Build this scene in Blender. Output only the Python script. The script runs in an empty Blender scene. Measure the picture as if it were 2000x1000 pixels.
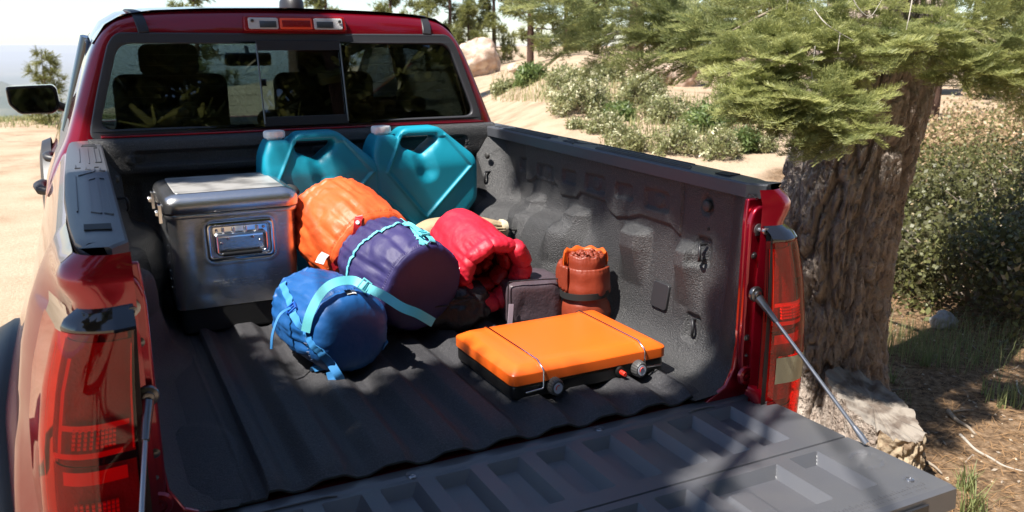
import bpy, bmesh, math, random
import numpy as np
from mathutils import Vector, Matrix, noise
R = math.radians
PI = math.pi
rng = np.random.default_rng(7)
random.seed(7)
sc = bpy.context.scene
COL = sc.collection

# ------------------------------------------------------------------ camera, sky, sun, exposure
cam_d = bpy.data.cameras.new('camera')
cam = bpy.data.objects.new('camera', cam_d)
COL.objects.link(cam)
cam.location = (-0.749, -1.527, 0.867)
cam.rotation_euler = (R(90 - 13.98), 0, R(-26.75))
cam_d.sensor_width = 36
cam_d.lens = 29.7
cam_d.clip_start = 0.05
cam_d.clip_end = 200000
cam_d.dof.use_dof = True
cam_d.dof.focus_distance = 2.45
cam_d.dof.aperture_fstop = 6.3
sc.camera = cam
SUN = Vector((-0.50, -0.09, 0.86)).normalized()       # direction towards the sun
elev = math.asin(SUN.z)
azim = math.atan2(SUN.x, SUN.y)
w = bpy.data.worlds.new('World')
sc.world = w
w.use_nodes = True
nt = w.node_tree
nt.nodes.clear()
sky = nt.nodes.new('ShaderNodeTexSky')
sky.sky_type = 'NISHITA'
sky.sun_disc = False
sky.sun_elevation = elev
sky.sun_rotation = azim
sky.altitude = 1500
sky.air_density = 1.0
sky.dust_density = 0.5
bg = nt.nodes.new('ShaderNodeBackground')
bg.inputs[1].default_value = 0.082
wo = nt.nodes.new('ShaderNodeOutputWorld')
nt.links.new(sky.outputs[0], bg.inputs[0])
nt.links.new(bg.outputs[0], wo.inputs[0])
sd = bpy.data.lights.new('sun', 'SUN')
sd.energy = 5.0
sd.angle = R(0.53)
sd.color = (1.0, 0.95, 0.87)
so = bpy.data.objects.new('sun', sd)
COL.objects.link(so)
so.rotation_euler = SUN.to_track_quat('Z', 'Y').to_euler()
sc.view_settings.view_transform = 'Standard'
sc.view_settings.look = 'None'
sc.view_settings.gamma = 1
sc.view_settings.use_curve_mapping = False
sc.view_settings.exposure = 1.15

# ------------------------------------------------------------------ materials
M = {}
def mat(name, base, rough=0.5, metal=0.0, coat=0.0, bump=None, var=None, spec=0.5, aniso=None, trans=0.0, bump2=None, cr=0.03):
    """bump=(scale, distance); var=(scale, colour2, contrast lo, hi)"""
    m = bpy.data.materials.new(name)
    m.use_nodes = True
    n, l = m.node_tree.nodes, m.node_tree.links
    p = n['Principled BSDF']
    p.inputs['Base Color'].default_value = (*base, 1)
    p.inputs['Roughness'].default_value = rough
    p.inputs['Metallic'].default_value = metal
    p.inputs['Specular IOR Level'].default_value = spec
    p.inputs['Coat Weight'].default_value = coat
    p.inputs['Coat Roughness'].default_value = cr
    tc = n.new('ShaderNodeTexCoord')
    if var:
        nz = n.new('ShaderNodeTexNoise')
        nz.inputs['Scale'].default_value = var[0]
        nz.inputs['Detail'].default_value = 6
        vm = n.new('ShaderNodeMapping')
        if len(var) > 4: vm.inputs['Scale'].default_value = var[4]
        mp = n.new('ShaderNodeMapRange')
        mp.inputs[1].default_value = var[2]
        mp.inputs[2].default_value = var[3]
        mx = n.new('ShaderNodeMix')
        mx.data_type = 'RGBA'
        mx.inputs[6].default_value = (*base, 1)
        mx.inputs[7].default_value = (*var[1], 1)
        l.new(tc.outputs['Object'], vm.inputs[0])
        l.new(vm.outputs[0], nz.inputs['Vector'])
        l.new(nz.outputs[0], mp.inputs[0])
        l.new(mp.outputs[0], mx.inputs[0])
        l.new(mx.outputs[2], p.inputs['Base Color'])
    prev = None
    for b in (bump, bump2):
        if b:
            nb = n.new('ShaderNodeTexNoise')
            nb.inputs['Scale'].default_value = b[0]
            nb.inputs['Detail'].default_value = 3
            mv = n.new('ShaderNodeMapping')
            if len(b) > 2: mv.inputs['Scale'].default_value = b[2]
            bp = n.new('ShaderNodeBump')
            bp.inputs['Distance'].default_value = b[1]
            bp.inputs['Strength'].default_value = 1
            l.new(tc.outputs['Object'], mv.inputs[0])
            l.new(mv.outputs[0], nb.inputs['Vector'])
            l.new(nb.outputs[0], bp.inputs['Height'])
            if prev: l.new(prev.outputs[0], bp.inputs['Normal'])
            prev = bp
    if prev: l.new(prev.outputs[0], p.inputs['Normal'])
    if trans > 0:
        t = n.new('ShaderNodeBsdfTranslucent')
        mxs = n.new('ShaderNodeMixShader')
        mxs.inputs[0].default_value = trans
        src = p.inputs['Base Color']
        if src.is_linked: l.new(src.links[0].from_socket, t.inputs[0])
        else: t.inputs[0].default_value = (*base, 1)
        l.new(p.outputs[0], mxs.inputs[1])
        l.new(t.outputs[0], mxs.inputs[2])
        l.new(mxs.outputs[0], n['Material Output'].inputs[0])
    M[name] = m
    return m

def glass_mat(name, tint, ior=1.5, rough=0.0):
    m = bpy.data.materials.new(name)
    m.use_nodes = True
    n, l = m.node_tree.nodes, m.node_tree.links
    n.remove(n['Principled BSDF'])
    t = n.new('ShaderNodeBsdfTransparent')
    t.inputs[0].default_value = (*tint, 1)
    g = n.new('ShaderNodeBsdfGlossy')
    g.inputs['Roughness'].default_value = rough
    lw = n.new('ShaderNodeLayerWeight')
    lw.inputs[0].default_value = .5
    pw = n.new('ShaderNodeMath'); pw.operation = 'POWER'; pw.inputs[1].default_value = 5
    l.new(lw.outputs['Facing'], pw.inputs[0])
    f0 = ((ior - 1) / (ior + 1)) ** 2
    f = n.new('ShaderNodeMath'); f.operation = 'MULTIPLY_ADD'; f.inputs[1].default_value = 1 - f0; f.inputs[2].default_value = f0
    l.new(pw.outputs[0], f.inputs[0])
    mx = n.new('ShaderNodeMixShader')
    l.new(f.outputs[0], mx.inputs[0])
    l.new(t.outputs[0], mx.inputs[1])
    l.new(g.outputs[0], mx.inputs[2])
    l.new(mx.outputs[0], n['Material Output'].inputs[0])
    M[name] = m
    return m

mat('frame_plastic', (0.034, 0.035, 0.040), 0.42, bump=(1200, 0.0002))
mat('paint', (0.29, 0.002, 0.015), 0.30, 0.62, 1.0, bump=(900, 0.00003))
mat('paint_dull', (0.20, 0.004, 0.010), 0.4, 0.35, 0.7)
mat('liner', (0.026, 0.026, 0.028), 0.46, bump=(300, 0.0040), bump2=(110, 0.0007), spec=0.6, var=(260, (0.085, 0.083, 0.082), .52, .72))
mat('liner_worn', (0.042, 0.040, 0.040), 0.47, bump=(420, 0.0013), var=(9, (0.06, 0.055, 0.05), .45, .75))
mat('mat_floor', (0.024, 0.024, 0.028), 0.60, bump=(420, 0.0022), bump2=(120, 0.0010), var=(290, (0.070, 0.068, 0.073), .48, .72))
mat('gate_plastic', (0.070, 0.072, 0.082), 0.36, spec=.8, bump=(1400, 0.00022), var=(3.5, (0.098, 0.096, 0.097), .45, .75))
mat('cap_plastic', (0.060, 0.063, 0.072), 0.40, bump=(1200, 0.0002))
mat('trim_black', (0.022, 0.022, 0.025), 0.45, bump=(900, 0.0002))
mat('gloss_black', (0.008, 0.008, 0.010), 0.08, coat=1)
mat('deep_black', (0.006, 0.006, 0.006), 0.7)
mat('rubber', (0.020, 0.020, 0.020), 0.75, bump=(300, 0.0006))
mat('steel', (0.70, 0.70, 0.71), 0.27, 0.98, bump=(60, 0.0004, (1, 1, 14)), var=(6, (0.55, 0.54, 0.53), .45, .7))
mat('steel_top', (0.62, 0.60, 0.57), 0.50, 0.72, bump=(40, 0.0010), var=(11, (0.26, 0.25, 0.24), .42, .68))
mat('chrome', (0.75, 0.75, 0.76), 0.12, 1.0)
mat('dark_metal', (0.16, 0.16, 0.17), 0.3, 0.9)
mat('cable_metal', (0.36, 0.36, 0.38), 0.3, 0.9)
mat('teal', (0.004, 0.26, 0.37), 0.46, bump=(500, 0.0005), bump2=(60, 0.0005))
mat('white_plastic', (0.85, 0.85, 0.84), 0.4)
mat('orange_paint', (0.80, 0.125, 0.012), 0.34, bump=(500, 0.00015), coat=0.25, var=(4, (0.80, 0.135, 0.010), .45, .7), cr=.25)
mat('stove_black', (0.012, 0.012, 0.012), 0.3, bump=(500, 0.0002))
mat('knob', (0.06, 0.06, 0.06), 0.4)
mat('knob_face', (0.45, 0.47, 0.55), 0.3)
mat('red_plastic', (0.65, 0.03, 0.015), 0.35)
mat('nylon_orange', (0.78, 0.112, 0.022), 0.50, bump=(900, 0.0003), bump2=(22, 0.004), var=(7, (0.68, 0.090, 0.016), .4, .7))
mat('nylon_blue', (0.008, 0.085, 0.28), 0.48, bump=(900, 0.0003), bump2=(20, 0.003), var=(6, (0.02, 0.10, 0.30), .4, .7))
mat('nylon_purple', (0.022, 0.017, 0.088), 0.58, bump=(900, 0.0003), bump2=(20, 0.003), var=(6, (0.034, 0.026, 0.115), .4, .7))
mat('nylon_red', (0.58, 0.012, 0.036), 0.55, bump=(26, 0.006), var=(8, (0.40, 0.008, 0.022), .4, .7))
mat('nylon_red_dark', (0.30, 0.008, 0.016), 0.42, bump=(40, 0.003))
mat('nylon_rust', (0.22, 0.034, 0.013), 0.5, bump=(28, 0.003), var=(9, (0.18, 0.028, 0.011), .4, .7))
mat('nylon_flame', (0.68, 0.12, 0.015), 0.45, bump=(40, 0.002), trans=.3)
mat('nylon_black', (0.014, 0.014, 0.017), 0.42, bump=(26, 0.009), bump2=(90, 0.002))
mat('nylon_mauve', (0.062, 0.044, 0.054), 0.45, bump=(16, 0.005), bump2=(120, 0.001), var=(6, (0.082, 0.060, 0.072), .4, .7))
mat('canvas_tan', (0.36, 0.27, 0.16), 0.75, bump=(24, 0.006), bump2=(300, 0.0008))
mat('cream', (0.68, 0.60, 0.42), 0.6, bump=(60, 0.002))
mat('strap_cyan', (0.14, 0.55, 0.62), 0.6, bump=(1200, 0.0003))
mat('strap_blue', (0.05, 0.25, 0.58), 0.55, bump=(1200, 0.0003))
mat('strap_black', (0.012, 0.012, 0.012), 0.7)
mat('buckle_blue', (0.015, 0.09, 0.42), 0.3)
mat('seam_blue', (0.008, 0.045, 0.16), 0.5)
mat('seam_purple', (0.10, 0.085, 0.20), 0.5)
mat('seam_orange', (0.50, 0.12, 0.03), 0.5)
mat('label_red', (0.50, 0.015, 0.02), 0.4)
mat('label_white', (0.75, 0.75, 0.73), 0.5)
mat('label_pink', (0.45, 0.36, 0.42), 0.5)
mat('lens_inner', (0.26, 0.004, 0.003), 0.25, bump=(160, 0.002))
mat('lens_bright', (1.0, 0.10, 0.04), 0.2)
mat('lens_cream', (0.34, 0.31, 0.20), 0.15, bump=(200, 0.001))
mat('lens_clear', (0.55, 0.55, 0.55), 0.15, bump=(200, 0.001))
mat('seat', (0.007, 0.007, 0.007), 0.7, bump=(300, 0.0005))
mat('headliner', (0.10, 0.10, 0.10), 0.9)
mat('folded_cloth', (0.22, 0.23, 0.30), 0.8, bump=(40, 0.004))
mat('tyre', (0.018, 0.018, 0.018), 0.85)
mat('bark', (0.27, 0.215, 0.18), 0.95, spec=.15, bump=(30, 0.034, (1, 1, .6)), bump2=(120, 0.008), var=(26, (0.42, 0.36, 0.31), .40, .70, (1, 1, .35)))
mat('far_bark', (0.09, 0.055, 0.042), 0.95, spec=.1, bump=(12, 0.03, (1, 1, .3)))
mat('cut_wood', (0.235, 0.205, 0.175), 0.85, bump=(60, 0.006, (1, .15, 1)), var=(14, (0.11, 0.085, 0.068), .46, .62))
mat('broken_wood', (0.36, 0.28, 0.19), 0.9, bump=(30, 0.012), var=(18, (0.20, 0.13, 0.08), .48, .62))
mat('twig', (0.27, 0.22, 0.17), 0.9, bump=(90, 0.002))
mat('dead_twig', (0.34, 0.31, 0.27), 0.9)
mat('boulder', (0.40, 0.28, 0.21), 0.9, bump=(6, 0.05), bump2=(40, 0.01), var=(2.2, (0.56, 0.45, 0.36), .42, .62))
mat('grey_stone', (0.30, 0.29, 0.28), 0.9, bump=(30, 0.006))
mat('litter_needle', (0.30, 0.17, 0.075), 0.8)
mat('straw', (0.42, 0.33, 0.17), 0.8, trans=.2)
mat('bleached', (0.48, 0.40, 0.30), 0.9)

def leaf_mat(name, a, b, c=None, trans=0.4, rough=0.45):
    """colour from the 'tint' attribute: 0 -> a, 1 -> b"""
    m = bpy.data.materials.new(name)
    m.use_nodes = True
    n, l = m.node_tree.nodes, m.node_tree.links
    p = n['Principled BSDF']
    p.inputs['Roughness'].default_value = rough
    at = n.new('ShaderNodeAttribute')
    at.attribute_name = 'tint'
    cr = n.new('ShaderNodeValToRGB')
    cr.color_ramp.elements[0].color = (*a, 1)
    cr.color_ramp.elements[1].color = (*(c or b), 1)
    if c:
        e = cr.color_ramp.elements.new(0.7)
        e.color = (*b, 1)
    l.new(at.outputs['Fac'], cr.inputs[0])
    l.new(cr.outputs[0], p.inputs['Base Color'])
    t = n.new('ShaderNodeBsdfTranslucent')
    l.new(cr.outputs[0], t.inputs[0])
    mx = n.new('ShaderNodeMixShader')
    mx.inputs[0].default_value = trans
    l.new(p.outputs[0], mx.inputs[1])
    l.new(t.outputs[0], mx.inputs[2])
    l.new(mx.outputs[0], n['Material Output'].inputs[0])
    M[name] = m
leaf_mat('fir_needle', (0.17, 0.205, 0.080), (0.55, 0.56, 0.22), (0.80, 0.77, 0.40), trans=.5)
leaf_mat('pine_needle', (0.10, 0.12, 0.038), (0.28, 0.28, 0.085), (0.42, 0.38, 0.13))
leaf_mat('sage_leaf', (0.13, 0.15, 0.055), (0.30, 0.30, 0.13), (0.72, 0.68, 0.46), trans=.25)
leaf_mat('green_leaf', (0.09, 0.14, 0.04), (0.20, 0.27, 0.08), (0.32, 0.36, 0.12))
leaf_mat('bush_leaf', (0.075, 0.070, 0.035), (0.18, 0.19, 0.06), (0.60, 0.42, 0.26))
leaf_mat('grass_blade', (0.12, 0.16, 0.06), (0.27, 0.30, 0.12), (0.48, 0.42, 0.22))

glass_mat('rear_glass', (0.34, 0.39, 0.39), 1.85)
glass_mat('clear_glass', (0.86, 0.93, 0.91), 1.35)
glass_mat('red_glass', (0.90, 0.040, 0.022), 1.55, 0.02)
glass_mat('white_glass', (0.92, 0.92, 0.92), 1.5, 0.02)
mat('mirror_glass', (0.55, 0.57, 0.6), 0.03, 1.0)

# ------------------------------------------------------------------ helpers
def wm(o):
    m = Matrix.LocRotScale(o.location, o.rotation_euler, o.scale)
    if o.parent: m = wm(o.parent) @ o.matrix_parent_inverse @ m
    return m
def thing(name, label, cat, loc=(0, 0, 0), rotz=0, group=None):
    o = bpy.data.objects.new(name, None)
    COL.objects.link(o)
    o.empty_display_size = .1
    o.location = loc
    o.rotation_euler = (0, 0, rotz)
    o['label'] = label
    o['category'] = cat
    if group: o['group'] = group
    return o
def tag(o, label=None, cat=None, group=None, kind=None):
    if label: o['label'] = label
    if cat: o['category'] = cat
    if group: o['group'] = group
    if kind: o['kind'] = kind
    return o
def link_mesh(name, me, m=None, parent=None, world=True):
    o = bpy.data.objects.new(name, me)
    COL.objects.link(o)
    if m and not me.materials: me.materials.append(M[m])
    if parent:
        o.parent = parent
        if world: o.matrix_parent_inverse = wm(parent).inverted()
    return o
def obj(name, V, F, m, parent=None, smooth=40, bevel=None, world=True, seg=2):
    me = bpy.data.meshes.new(name)
    me.from_pydata([tuple(v) for v in V], [], F)
    if smooth:
        me.polygons.foreach_set('use_smooth', [True] * len(me.polygons))
        if smooth < 180: me.set_sharp_from_angle(angle=R(smooth))
    o = link_mesh(name, me, m, parent, world)
    if bevel:
        b = o.modifiers.new('bevel', 'BEVEL')
        b.width = bevel
        b.segments = seg
        b.limit_method = 'ANGLE'
        b.angle_limit = R(30)
        b.harden_normals = False
    return o
def np_obj(name, V, Q, m, parent=None, tint=None, world=True, smooth=False):
    """V (n,3) array, Q (k,3|4) array of faces"""
    me = bpy.data.meshes.new(name)
    k, c = Q.shape
    me.vertices.add(len(V))
    me.vertices.foreach_set('co', np.asarray(V, np.float32).ravel())
    me.loops.add(k * c)
    me.loops.foreach_set('vertex_index', Q.astype(np.int32).ravel())
    me.polygons.add(k)
    me.polygons.foreach_set('loop_start', np.arange(k, dtype=np.int32) * c)
    if smooth: me.polygons.foreach_set('use_smooth', np.ones(k, bool))
    me.update(calc_edges=True)
    if tint is not None:
        a = me.attributes.new('tint', 'FLOAT', 'POINT')
        a.data.foreach_set('value', np.asarray(tint, np.float32))
    return link_mesh(name, me, m, parent, world)
class MB:
    def __init__(s): s.V = []; s.F = []
    def add(s, V, F):
        n = len(s.V)
        s.V += [tuple(v) for v in V]
        s.F += [tuple(i + n for i in f) for f in F]
        return s
    def box(s, a, b, mtx=None):
        x0, y0, z0 = a; x1, y1, z1 = b
        V = [Vector(p) for p in ((x0, y0, z0), (x1, y0, z0), (x1, y1, z0), (x0, y1, z0), (x0, y0, z1), (x1, y0, z1), (x1, y1, z1), (x0, y1, z1))]
        if mtx: V = [mtx @ v for v in V]
        return s.add(V, [(0, 3, 2, 1), (4, 5, 6, 7), (0, 1, 5, 4), (1, 2, 6, 5), (2, 3, 7, 6), (3, 0, 4, 7)])
    def tube(s, path, r, n=8, caps=True):
        path = [Vector(p) for p in path]
        rs = r if isinstance(r, (list, tuple)) else [r] * len(path)
        up = None; rings = []
        for i, p in enumerate(path):
            t = (path[min(i + 1, len(path) - 1)] - path[max(i - 1, 0)]).normalized()
            if up is None:
                up = Vector((0, 0, 1)) if abs(t.z) < .9 else Vector((1, 0, 0))
            a = (up - t * up.dot(t)).normalized()
            up = a
            b = t.cross(a)
            rings.append([p + (a * math.cos(2 * PI * k / n) + b * math.sin(2 * PI * k / n)) * rs[i] for k in range(n)])
        V = [v for rg in rings for v in rg]
        F = []
        for i in range(len(rings) - 1):
            for k in range(n):
                F.append((i * n + k, i * n + (k + 1) % n, (i + 1) * n + (k + 1) % n, (i + 1) * n + k))
        if caps:
            F.append(tuple(range(n - 1, -1, -1)))
            F.append(tuple((len(rings) - 1) * n + k for k in range(n)))
        return s.add(V, F)
    def lathe(s, prof, n=24, mtx=None, fn=None):
        """prof: (r, z) list, axis z"""
        V = []
        for r, z in prof:
            for k in range(n):
                a = 2 * PI * k / n
                rr = r * (fn(a, z) if fn else 1)
                v = Vector((rr * math.cos(a), rr * math.sin(a), z))
                V.append(mtx @ v if mtx else v)
        F = []
        for i in range(len(prof) - 1):
            for k in range(n):
                F.append((i * n + k, i * n + (k + 1) % n, (i + 1) * n + (k + 1) % n, (i + 1) * n + k))
        F.append(tuple(range(n - 1, -1, -1)))
        F.append(tuple((len(prof) - 1) * n + k for k in range(n)))
        return s.add(V, F)
    def prism(s, pts, z0, z1, mtx=None):
        n = len(pts)
        V = [Vector((x, y, z0)) for x, y in pts] + [Vector((x, y, z1)) for x, y in pts]
        if mtx: V = [mtx @ v for v in V]
        F = [tuple(range(n - 1, -1, -1)), tuple(range(n, 2 * n))] + [(k, (k + 1) % n, n + (k + 1) % n, n + k) for k in range(n)]
        return s.add(V, F)
    def obj(s, name, m, parent=None, **k): return obj(name, s.V, s.F, m, parent, **k)

def grid_obj(name, nu, nv, fn, m, parent=None, smooth=180, flip=False, close_u=False):
    V = [fn(i, j) for i in range(nu) for j in range(nv)]
    F = []
    for i in range(nu if close_u else nu - 1):
        for j in range(nv - 1):
            a, b, c, d = i * nv + j, ((i + 1) % nu) * nv + j, ((i + 1) % nu) * nv + j + 1, i * nv + j + 1
            F.append((a, d, c, b) if flip else (a, b, c, d))
    return obj(name, V, F, m, parent, smooth=smooth)
def sst(a, b, x):
    t = min(1, max(0, (x - a) / (b - a)))
    return t * t * (3 - 2 * t)
def box_sd(x, y, cx, cy, hx, hy, r=0.0):
    dx, dy = abs(x - cx) - hx + r, abs(y - cy) - hy + r
    return math.hypot(max(dx, 0), max(dy, 0)) + min(max(dx, dy), 0) - r
def interp(pts, t):
    """piecewise linear on (key, value...) list"""
    if t <= pts[0][0]: return pts[0][1]
    for (a, va), (b, vb) in zip(pts, pts[1:]):
        if t <= b:
            return va + (vb - va) * (t - a) / (b - a)
    return pts[-1][1]
def catmull(P, n):
    P = [Vector(p) for p in P]
    out = []
    k = len(P) - 1
    for i in range(n):
        s = i / (n - 1) * k
        j = min(int(s), k - 1)
        t = s - j
        p0, p1, p2, p3 = P[max(j - 1, 0)], P[j], P[j + 1], P[min(j + 2, k)]
        out.append(0.5 * ((2 * p1) + (p2 - p0) * t + (2 * p0 - 5 * p1 + 4 * p2 - p3) * t * t + (3 * p1 - p0 - 3 * p2 + p3) * t ** 3))
    return out
def nz(x, y, z, s=1.0, o=3):
    return noise.fractal(Vector((x * s, y * s, z * s)), 1.0, 2.0, o)
def curve_plate(outlines, extrude, bevel, rounding=None, res=3):
    """filled 2D outlines (later ones are holes) extruded and bevelled -> mesh in local XY, thickness along Z"""
    cu = bpy.data.curves.new('outline', 'CURVE')
    cu.dimensions = '2D'
    cu.fill_mode = 'BOTH'
    cu.extrude = extrude
    cu.bevel_depth = bevel
    cu.offset = -bevel
    cu.bevel_resolution = res
    for pts in outlines:
        sp = cu.splines.new('POLY')
        sp.points.add(len(pts) - 1)
        for q, p in zip(sp.points, pts): q.co = (p[0], p[1], 0, 1)
        sp.use_cyclic_u = True
    o = bpy.data.objects.new('outline', cu)
    COL.objects.link(o)
    dg = bpy.context.evaluated_depsgraph_get()
    me = bpy.data.meshes.new_from_object(o.evaluated_get(dg))
    bpy.data.objects.remove(o)
    bpy.data.curves.remove(cu)
    bm = bmesh.new(); bm.from_mesh(me)
    bmesh.ops.remove_doubles(bm, verts=bm.verts, dist=1e-5)
    bm.to_mesh(me); bm.free()
    me.materials.clear()
    return me
def rounded(pts, r, n=5):
    """round the corners of a polygon; r number or list"""
    out = []
    k = len(pts)
    rs = r if isinstance(r, (list, tuple)) else [r] * k
    for i in range(k):
        p0, p, p1 = Vector(pts[i - 1]), Vector(pts[i]), Vector(pts[(i + 1) % k])
        a, b = (p0 - p), (p1 - p)
        rr = min(rs[i], a.length * .49, b.length * .49)
        if rr <= 0:
            out.append(tuple(p)); continue
        A, B = p + a.normalized() * rr, p + b.normalized() * rr
        for j in range(n + 1):
            t = j / n
            q = A * (1 - t) ** 2 + p * 2 * t * (1 - t) + B * t * t
            out.append((q.x, q.y))
    return out
def smooth_me(me, ang=40):
    me.polygons.foreach_set('use_smooth', [True] * len(me.polygons))
    if ang < 180: me.set_sharp_from_angle(angle=R(ang))
    return me
def ribbon(path, normals, width, thick=0.0016):
    """flat strap along a path; normals point outwards"""
    path = [Vector(p) for p in path]
    V = []; F = []
    n = len(path)
    for i, p in enumerate(path):
        t = (path[min(i + 1, n - 1)] - path[max(i - 1, 0)]).normalized()
        nn = (normals[i] - t * normals[i].dot(t)).normalized()
        s = t.cross(nn) * (width / 2)
        V += [p - s, p + s, p + s + nn * thick, p - s + nn * thick]
    for i in range(n - 1):
        a, b = 4 * i, 4 * i + 4
        for k in range(4):
            F.append((a + k, a + (k + 1) % 4, b + (k + 1) % 4, b + k))
    F += [(3, 2, 1, 0), (4 * n - 4, 4 * n - 3, 4 * n - 2, 4 * n - 1)]
    return V, F
def dup(o, parent=None, top=True):
    c = o.copy()
    COL.objects.link(c)
    if parent: c.parent = parent
    for ch in list(o.children): dup(ch, c)
    return c

# ================================================================== THE TRUCK
GZ = -0.85
truck = thing('pickup_truck', 'red pickup truck with its tailgate down and the bed full of camping gear', 'pickup truck', (0, 1.6, GZ))

# ---- bed floor, ribbed
def rib(x):
    if x < -0.50 or x > 0.56: return 0.0
    p = ((x + 0.314) % 0.1345) / 0.1345
    if p < .16: h = 0
    elif p < .46: h = (p - .16) / .30
    elif p < .78: h = 1
    elif p < 1.0: h = 1 - (p - .78) / .22
    h = .35 * h * h * (3 - 2 * h) + .65 * h
    return h * 0.022
xs = [-0.72 + i * 1.46 / 340 for i in range(341)]
ys = [0.050, 0.052, 0.058, 0.07] + [0.07 + (1.62 - .07) * (i + 1) / 60 for i in range(60)]
def floor_fn(i, j):
    x, y = xs[i], ys[j]
    edge = 0.008 * sst(0.075, 0.05, y)
    z = rib(x) * (0.55 + .45 * sst(.03, .12, y)) - edge
    if rib(x) == 0 and x < -.5:
        z += 0.006 * sst(.09, .075, math.hypot((x + .60), (y - .28) * .5))
        z += 0.003 * (sst(0.006, 0.0, abs(x + 0.535 + .012 * (y - .5))) + .6 * sst(0.004, 0, abs(x + 0.517 + .012 * (y - .5))))
    yy = y + (0.010 * math.cos((x + .314) / .1345 * 2 * PI) if y < .08 else 0) * 0
    return (x, yy, z)
bed_floor = grid_obj('bed_floor', len(xs), len(ys), floor_fn, 'mat_floor', truck)
b = MB()
def fe(x, dz): return rib(x) * 0.62 + dz
P = []
for i in range(341):
    x = xs[i]
    P.append((x, fe(x, -.008)))
V = []; F = []
for x, z in P: V += [(x, 0.050, z), (x, 0.0485, z - .0025), (x, 0.050, z - .006), (x, 0.08, z - .007)]
for i in range(340):
    a, c = 4 * i, 4 * i + 4
    for k in range(3): F.append((a + k, c + k, c + k + 1, a + k + 1))
obj('floor_edge', V, F, 'rubber', bed_floor, smooth=180)
b = MB(); b.box((-.74, 0.015, -.06), (.74, 0.30, -.022))
b.obj('bed_sill', 'paint_dull', truck, bevel=.006)

# ---- side walls of the bed
PA = catmull([(.55, -.004, 0), (.62, .002, 0), (.665, .018, 0), (.695, .050, 0), (.713, .10, 0), (.728, .20, 0), (.738, .30, 0), (.742, .40, 0), (.742, .512, 0)], 150)
PB = catmull([(.50, -.004, 0), (.545, .006, 0), (.585, .045, 0), (.600, .10, 0), (.615, .16, 0), (.635, .215, 0), (.665, .262, 0), (.722, .290, 0), (.738, .34, 0), (.742, .42, 0), (.742, .512, 0)], 150)
zig = [(-9, .345), (.36, .345), (.40, .365), (.55, .368), (.60, .352), (.68, .338), (.72, .352), (.745, .378), (.90, .385), (.925, .362), (1.03, .356), (1.06, .388), (1.22, .394), (1.25, .375), (1.30, .372)]
embs = [(1.148, .420, .062, .026, 1), (.975, .426, .046, .022, 0), (.810, .426, .060, .028, 1), (.640, .427, .048, .023, 0), (.470, .425, .060, .028, 1), (1.335, .425, .03, .024, 0)]
def wall_pt(y, t):
    i = t * 149
    j = min(int(i), 148)
    f = i - j
    wh = sst(.30, .52, y) * sst(1.52, 1.38, y) * .0 + sst(.74, .95, y)
    a = PA[j].lerp(PA[j + 1], f)
    c = PB[j].lerp(PB[j + 1], f)
    p = a.lerp(c, wh)
    x, z = p.x, p.y
    # facets on top of the wheel-house ledge
    if z > .10:
        for yc, hw in ((1.20, .045), (.905, .055), (.565, .06), (.30, .045)):
            d = abs(y - yc)
            s = min(1, max(0, (hw + .020 - d) / .045))
            g = min(1, max(0, (.335 - z) / .022)) * min(1, max(0, (z - .15) / .12))
            x -= s * g * .042
    if y > .355:
        if z > .32:
            up = sst(-.006, .004, z - interp(zig, y))
            x -= .009 * up * sst(1.31, 1.29, y)
        for yc, zc, hy, hz, circ in embs:
            if abs(y - yc) < .1 and abs(z - zc) < .06:
                d = box_sd(y, z, yc, zc, hy, hz, .012)
                x += .010 * sst(.005, -.006, d)
                if circ: x -= .006 * sst(.005, -.003, math.hypot(y - yc + .005, z - zc) - .020)
        # plate recess
    # smooth post panel at the rear
    post = sst(.352, .346, y)
    x -= .004 * post * sst(.10, .15, z)
    for zc in (.318, .10):
        if y < .33:
            d = box_sd(y, z, .250 - (.318 - zc) * -.02, zc, .030, .038, .01)
            x += .012 * sst(.006, -.008, d)
    d = math.hypot(y - .249, z - .446)
    x += .007 * sst(.030, .022, d)
    # column curving in to the tailgate jamb
    cv = sst(.150, .055, y)
    x -= cv * .036 * sst(.0, .14, z)
    x += .006 * sst(.03, .0, abs(y - .155)) * sst(.12, .2, z)
    # front corner filler panel
    fr = 1.56
    lim = 1.50 - 0.55 * (0.50 - z) if z > .29 else 1.385
    lim = 1.50 - (0.50 - z) * .85
    c = max(0, y - lim)
    x -= min(c * .75, .09) * sst(.05, .2, z)
    if y > 1.3:
        x += .006 * sst(.022, .014, math.hypot((y - 1.50), z - .445))
    return x, z
NY = [0.035 + (1.60 - .035) * i / 420 for i in range(421)]
def wall(side):
    def fn(i, j):
        y = NY[i]
        x, z = wall_pt(y, j / 170)
        if y < .05: x += (.05 - y) * .6
        return (side * x, y, z)
    return fn
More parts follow.
